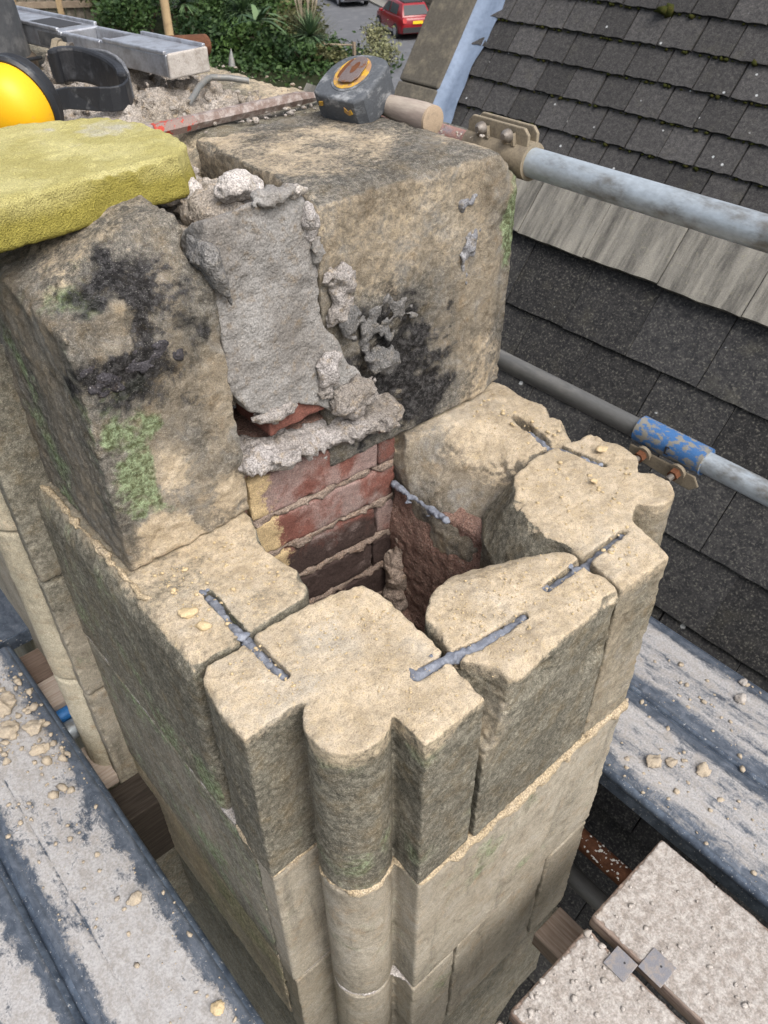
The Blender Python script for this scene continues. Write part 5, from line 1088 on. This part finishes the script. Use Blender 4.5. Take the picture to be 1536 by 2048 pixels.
# stone wall and houses across the road
TW = thing('stone_wall', 'low grey stone wall across the road behind the red car', 'wall', rp(19.6, 45))
RM = np.array([(RD[0], -RN[0] * -1, 0), (RD[1], -RN[1] * -1, 0), (0, 0, 1)])
RM = np.array([(RD[0], RN[0], 0), (RD[1], RN[1], 0), (0, 0, 1)])
for k in range(26):
    for j in range(4): MB().box(rp(19.6 + rng.uniform(-.03, .03), 36 + k * .98 + (j % 2) * .4, GZ + .3 + j * .34), (.93, .4, .31), RM).build('stone', 'rubble_wall', TW, False, False, .03, 1)
for i, (tt, lab) in enumerate(((41, 'stone house behind the wall above the red car'), (50.5, 'further stone house at the top picture edge by the road'))):
    H = thing('house', lab, 'house', rp(24, tt)); MB().box(rp(26, tt, GZ + 2.8), (9, 6, 5.6), RM).build('wall', 'house_wall', H)
    rv = [np.array(rp(22.6, tt - 4.7, GZ + 5.6)), np.array(rp(22.6, tt + 4.7, GZ + 5.6)), np.array(rp(29.4, tt + 4.7, GZ + 5.6)), np.array(rp(29.4, tt - 4.7, GZ + 5.6)), np.array(rp(26, tt - 4.7, GZ + 8)), np.array(rp(26, tt + 4.7, GZ + 8))]
    MB().add(rv, [(0, 1, 5, 4), (2, 3, 4, 5), (0, 4, 3), (1, 2, 5), (0, 3, 2, 1)]).build('roof', 'far_slate', H)
    for k in range(4):
        for zz in (1.5, 4.0):
            w = MB().box(rp(22.98, tt - 3.3 + 2.2 * k, GZ + zz), (1.15, .08, 1.5), RM).build('window', 'white_paint', H); MB().box(rp(22.93, tt - 3.3 + 2.2 * k, GZ + zz), (.95, .06, 1.3), RM).build('pane', 'glass', w)
for i, tt in enumerate((38.5, 42., 45.5, 49.)): shrub(*rp(21.2, tt)[:2], 1.3, 1.7, 'leaf_olive', ('olive hedge bush behind the wall nearest the red car', 'second hedge bush along the wall beyond the red car', 'third hedge bush along the wall near the silver car', 'farthest hedge bush along the wall')[i], 500 + i, n=500)
# cars
def car(label, n_, t_, paint, rot, plate):
    o = thing('parked_car', label, 'car', rp(n_, t_, GZ + .02)); ang = math.atan2(RD[1], RD[0]) + rot; c, s = math.cos(ang), math.sin(ang); CM = np.array([(c, -s, 0), (s, c, 0), (0, 0, 1)]); base = np.array(rp(n_, t_, GZ + .02))
    X = lambda v: np.asarray(v, float) @ CM.T + base
    # side profile stations: x, half width, z bottom, z shoulder
    st = [(-2.2, .74, .42, .86), (-2.12, .84, .30, 1.02), (-1.6, .90, .25, 1.05), (-.5, .91, .24, 1.02), (.6, .91, .24, 1.0), (1.3, .89, .25, .96), (1.9, .84, .28, .84), (2.15, .70, .36, .68)]
    V = []; F = []
    for x, w, zb, zt in st: V += [(x, -w, zb), (x, -w * 1.01, (zb + zt) / 2), (x, -w * .95, zt), (x, w * .95, zt), (x, w * 1.01, (zb + zt) / 2), (x, w, zb)]
    m = 6
    for i in range(len(st) - 1):
        for k in range(m): k2 = (k + 1) % m; F.append((i * m + k, i * m + k2, (i + 1) * m + k2, (i + 1) * m + k))
    F += [tuple(range(m))[::-1], tuple((len(st) - 1) * m + k for k in range(m))]
    MB().add(X(V), F).build('body', paint, o, True, False, .05, 2)
    cab = [(-2.05, .80, 1.0), (-1.55, .62, 1.56), (-.2, .64, 1.62), (.45, .62, 1.52), (1.25, .78, .97)]
    V = []; F = []
    for x, w, z in cab: V += [(x, -w, z), (x, w, z)]
    low = [(-2.05, -.82, .98), (-2.05, .82, .98), (1.3, .8, .95), (1.3, -.8, .95)]
    V2 = V + [(-1.5, -.86, 1.0), (-1.5, .86, 1.0), (-.2, -.87, 1.0), (-.2, .87, 1.0), (.45, -.86, .99), (.45, .86, .99)]
    F2 = [(0, 2, 3, 1), (2, 4, 5, 3), (4, 6, 7, 5), (6, 8, 9, 7), (0, 10, 2), (2, 10, 12, 4), (4, 12, 14, 6), (6, 14, 8), (1, 3, 11), (3, 5, 13, 11), (5, 7, 15, 13), (7, 9, 15), (0, 1, 11, 10), (10, 11, 13, 12), (12, 13, 15, 14), (14, 15, 9, 8)]
    MB().add(X(V2), F2).build('cabin', paint, o, True, False, .03, 2)
    def panel(nm, pts, mm, off=.012):
        pts = [np.array(p, float) for p in pts]; nn = np.cross(pts[1] - pts[0], pts[2] - pts[1]); nn /= np.linalg.norm(nn); ctr = sum(pts) / len(pts)
        if nn @ (ctr - np.array((-.3, 0, .9))) < 0: nn = -nn
        k = len(pts); MB().add(X([p + nn * off for p in pts] + [p - nn * .03 for p in pts]), [tuple(range(k)), tuple(range(k, 2 * k))[::-1]] + [(i, (i + 1) % k, k + (i + 1) % k, k + i) for i in range(k)]).build(nm, mm, o)
    panel('rear_window', [(-1.98, -.66, 1.10), (-1.98, .66, 1.10), (-1.64, .56, 1.48), (-1.64, -.56, 1.48)], 'glass')
    panel('windscreen', [(1.15, -.68, 1.03), (1.15, .68, 1.03), (.54, .55, 1.46), (.54, -.55, 1.46)], 'glass')
    for sg in (-1, 1):
        panel('side_window', [(-1.35, sg * .83, 1.06), (-.28, sg * .845, 1.06), (-.28, sg * .69, 1.50), (-1.25, sg * .68, 1.48)], 'glass'); panel('side_window', [(-.16, sg * .845, 1.06), (.85, sg * .82, 1.04), (.40, sg * .68, 1.44), (-.16, sg * .69, 1.50)], 'glass')
        panel('tail_light', [(-2.19, sg * .58, .78), (-2.19, sg * .80, .78), (-2.13, sg * .80, .98), (-2.14, sg * .60, .98)], 'tail', .03)
        MB().box(X([(.75, sg * .98, 1.02)])[0], (.12, .2, .13), CM).build('wing_mirror', paint, o, False, False, .03)
        panel('sill_strip', [(-1.0, sg * .915, .26), (1.0, sg * .915, .26), (1.0, sg * .92, .36), (-1.0, sg * .92, .36)], 'alloy', .012)
        for x in (-1.35, 1.35):
            w = MB().tube([X([(x, sg * .78, .34)])[0], X([(x, sg * .95, .34)])[0]], .34, 22).build('wheel', 'rubber', o, True)
            MB().tube([X([(x, sg * .94, .34)])[0], X([(x, sg * .965, .34)])[0]], .22, 16).build('rim', 'alloy', w, True)
    panel('rear_bumper', [(-2.235, -.8, .36), (-2.235, .8, .36), (-2.235, .8, .60), (-2.235, -.8, .60)], 'dark_trim', .02)
    panel('number_plate', [(-2.215, -.27, .74), (-2.215, .27, .74), (-2.205, .27, .87), (-2.205, -.27, .87)], plate, .03)
    panel('roof_panel', [(-1.50, -.5, 1.575), (-1.5, .5, 1.575), (.35, .48, 1.555), (.35, -.48, 1.555)], 'dark_trim', .05)
    return o
car('red hatchback parked at the far kerb of the road', 16.8, 46.4, 'car_red', 0, 'plate_yellow')
car('silver car parked further up the road at the picture top', 16.9, 57.2, 'car_silver', 0, 'plate_white')
car('silver car half hidden behind the garden shrubs at top left', 6.9, 57.6, 'car_silver', .9, 'plate_white')
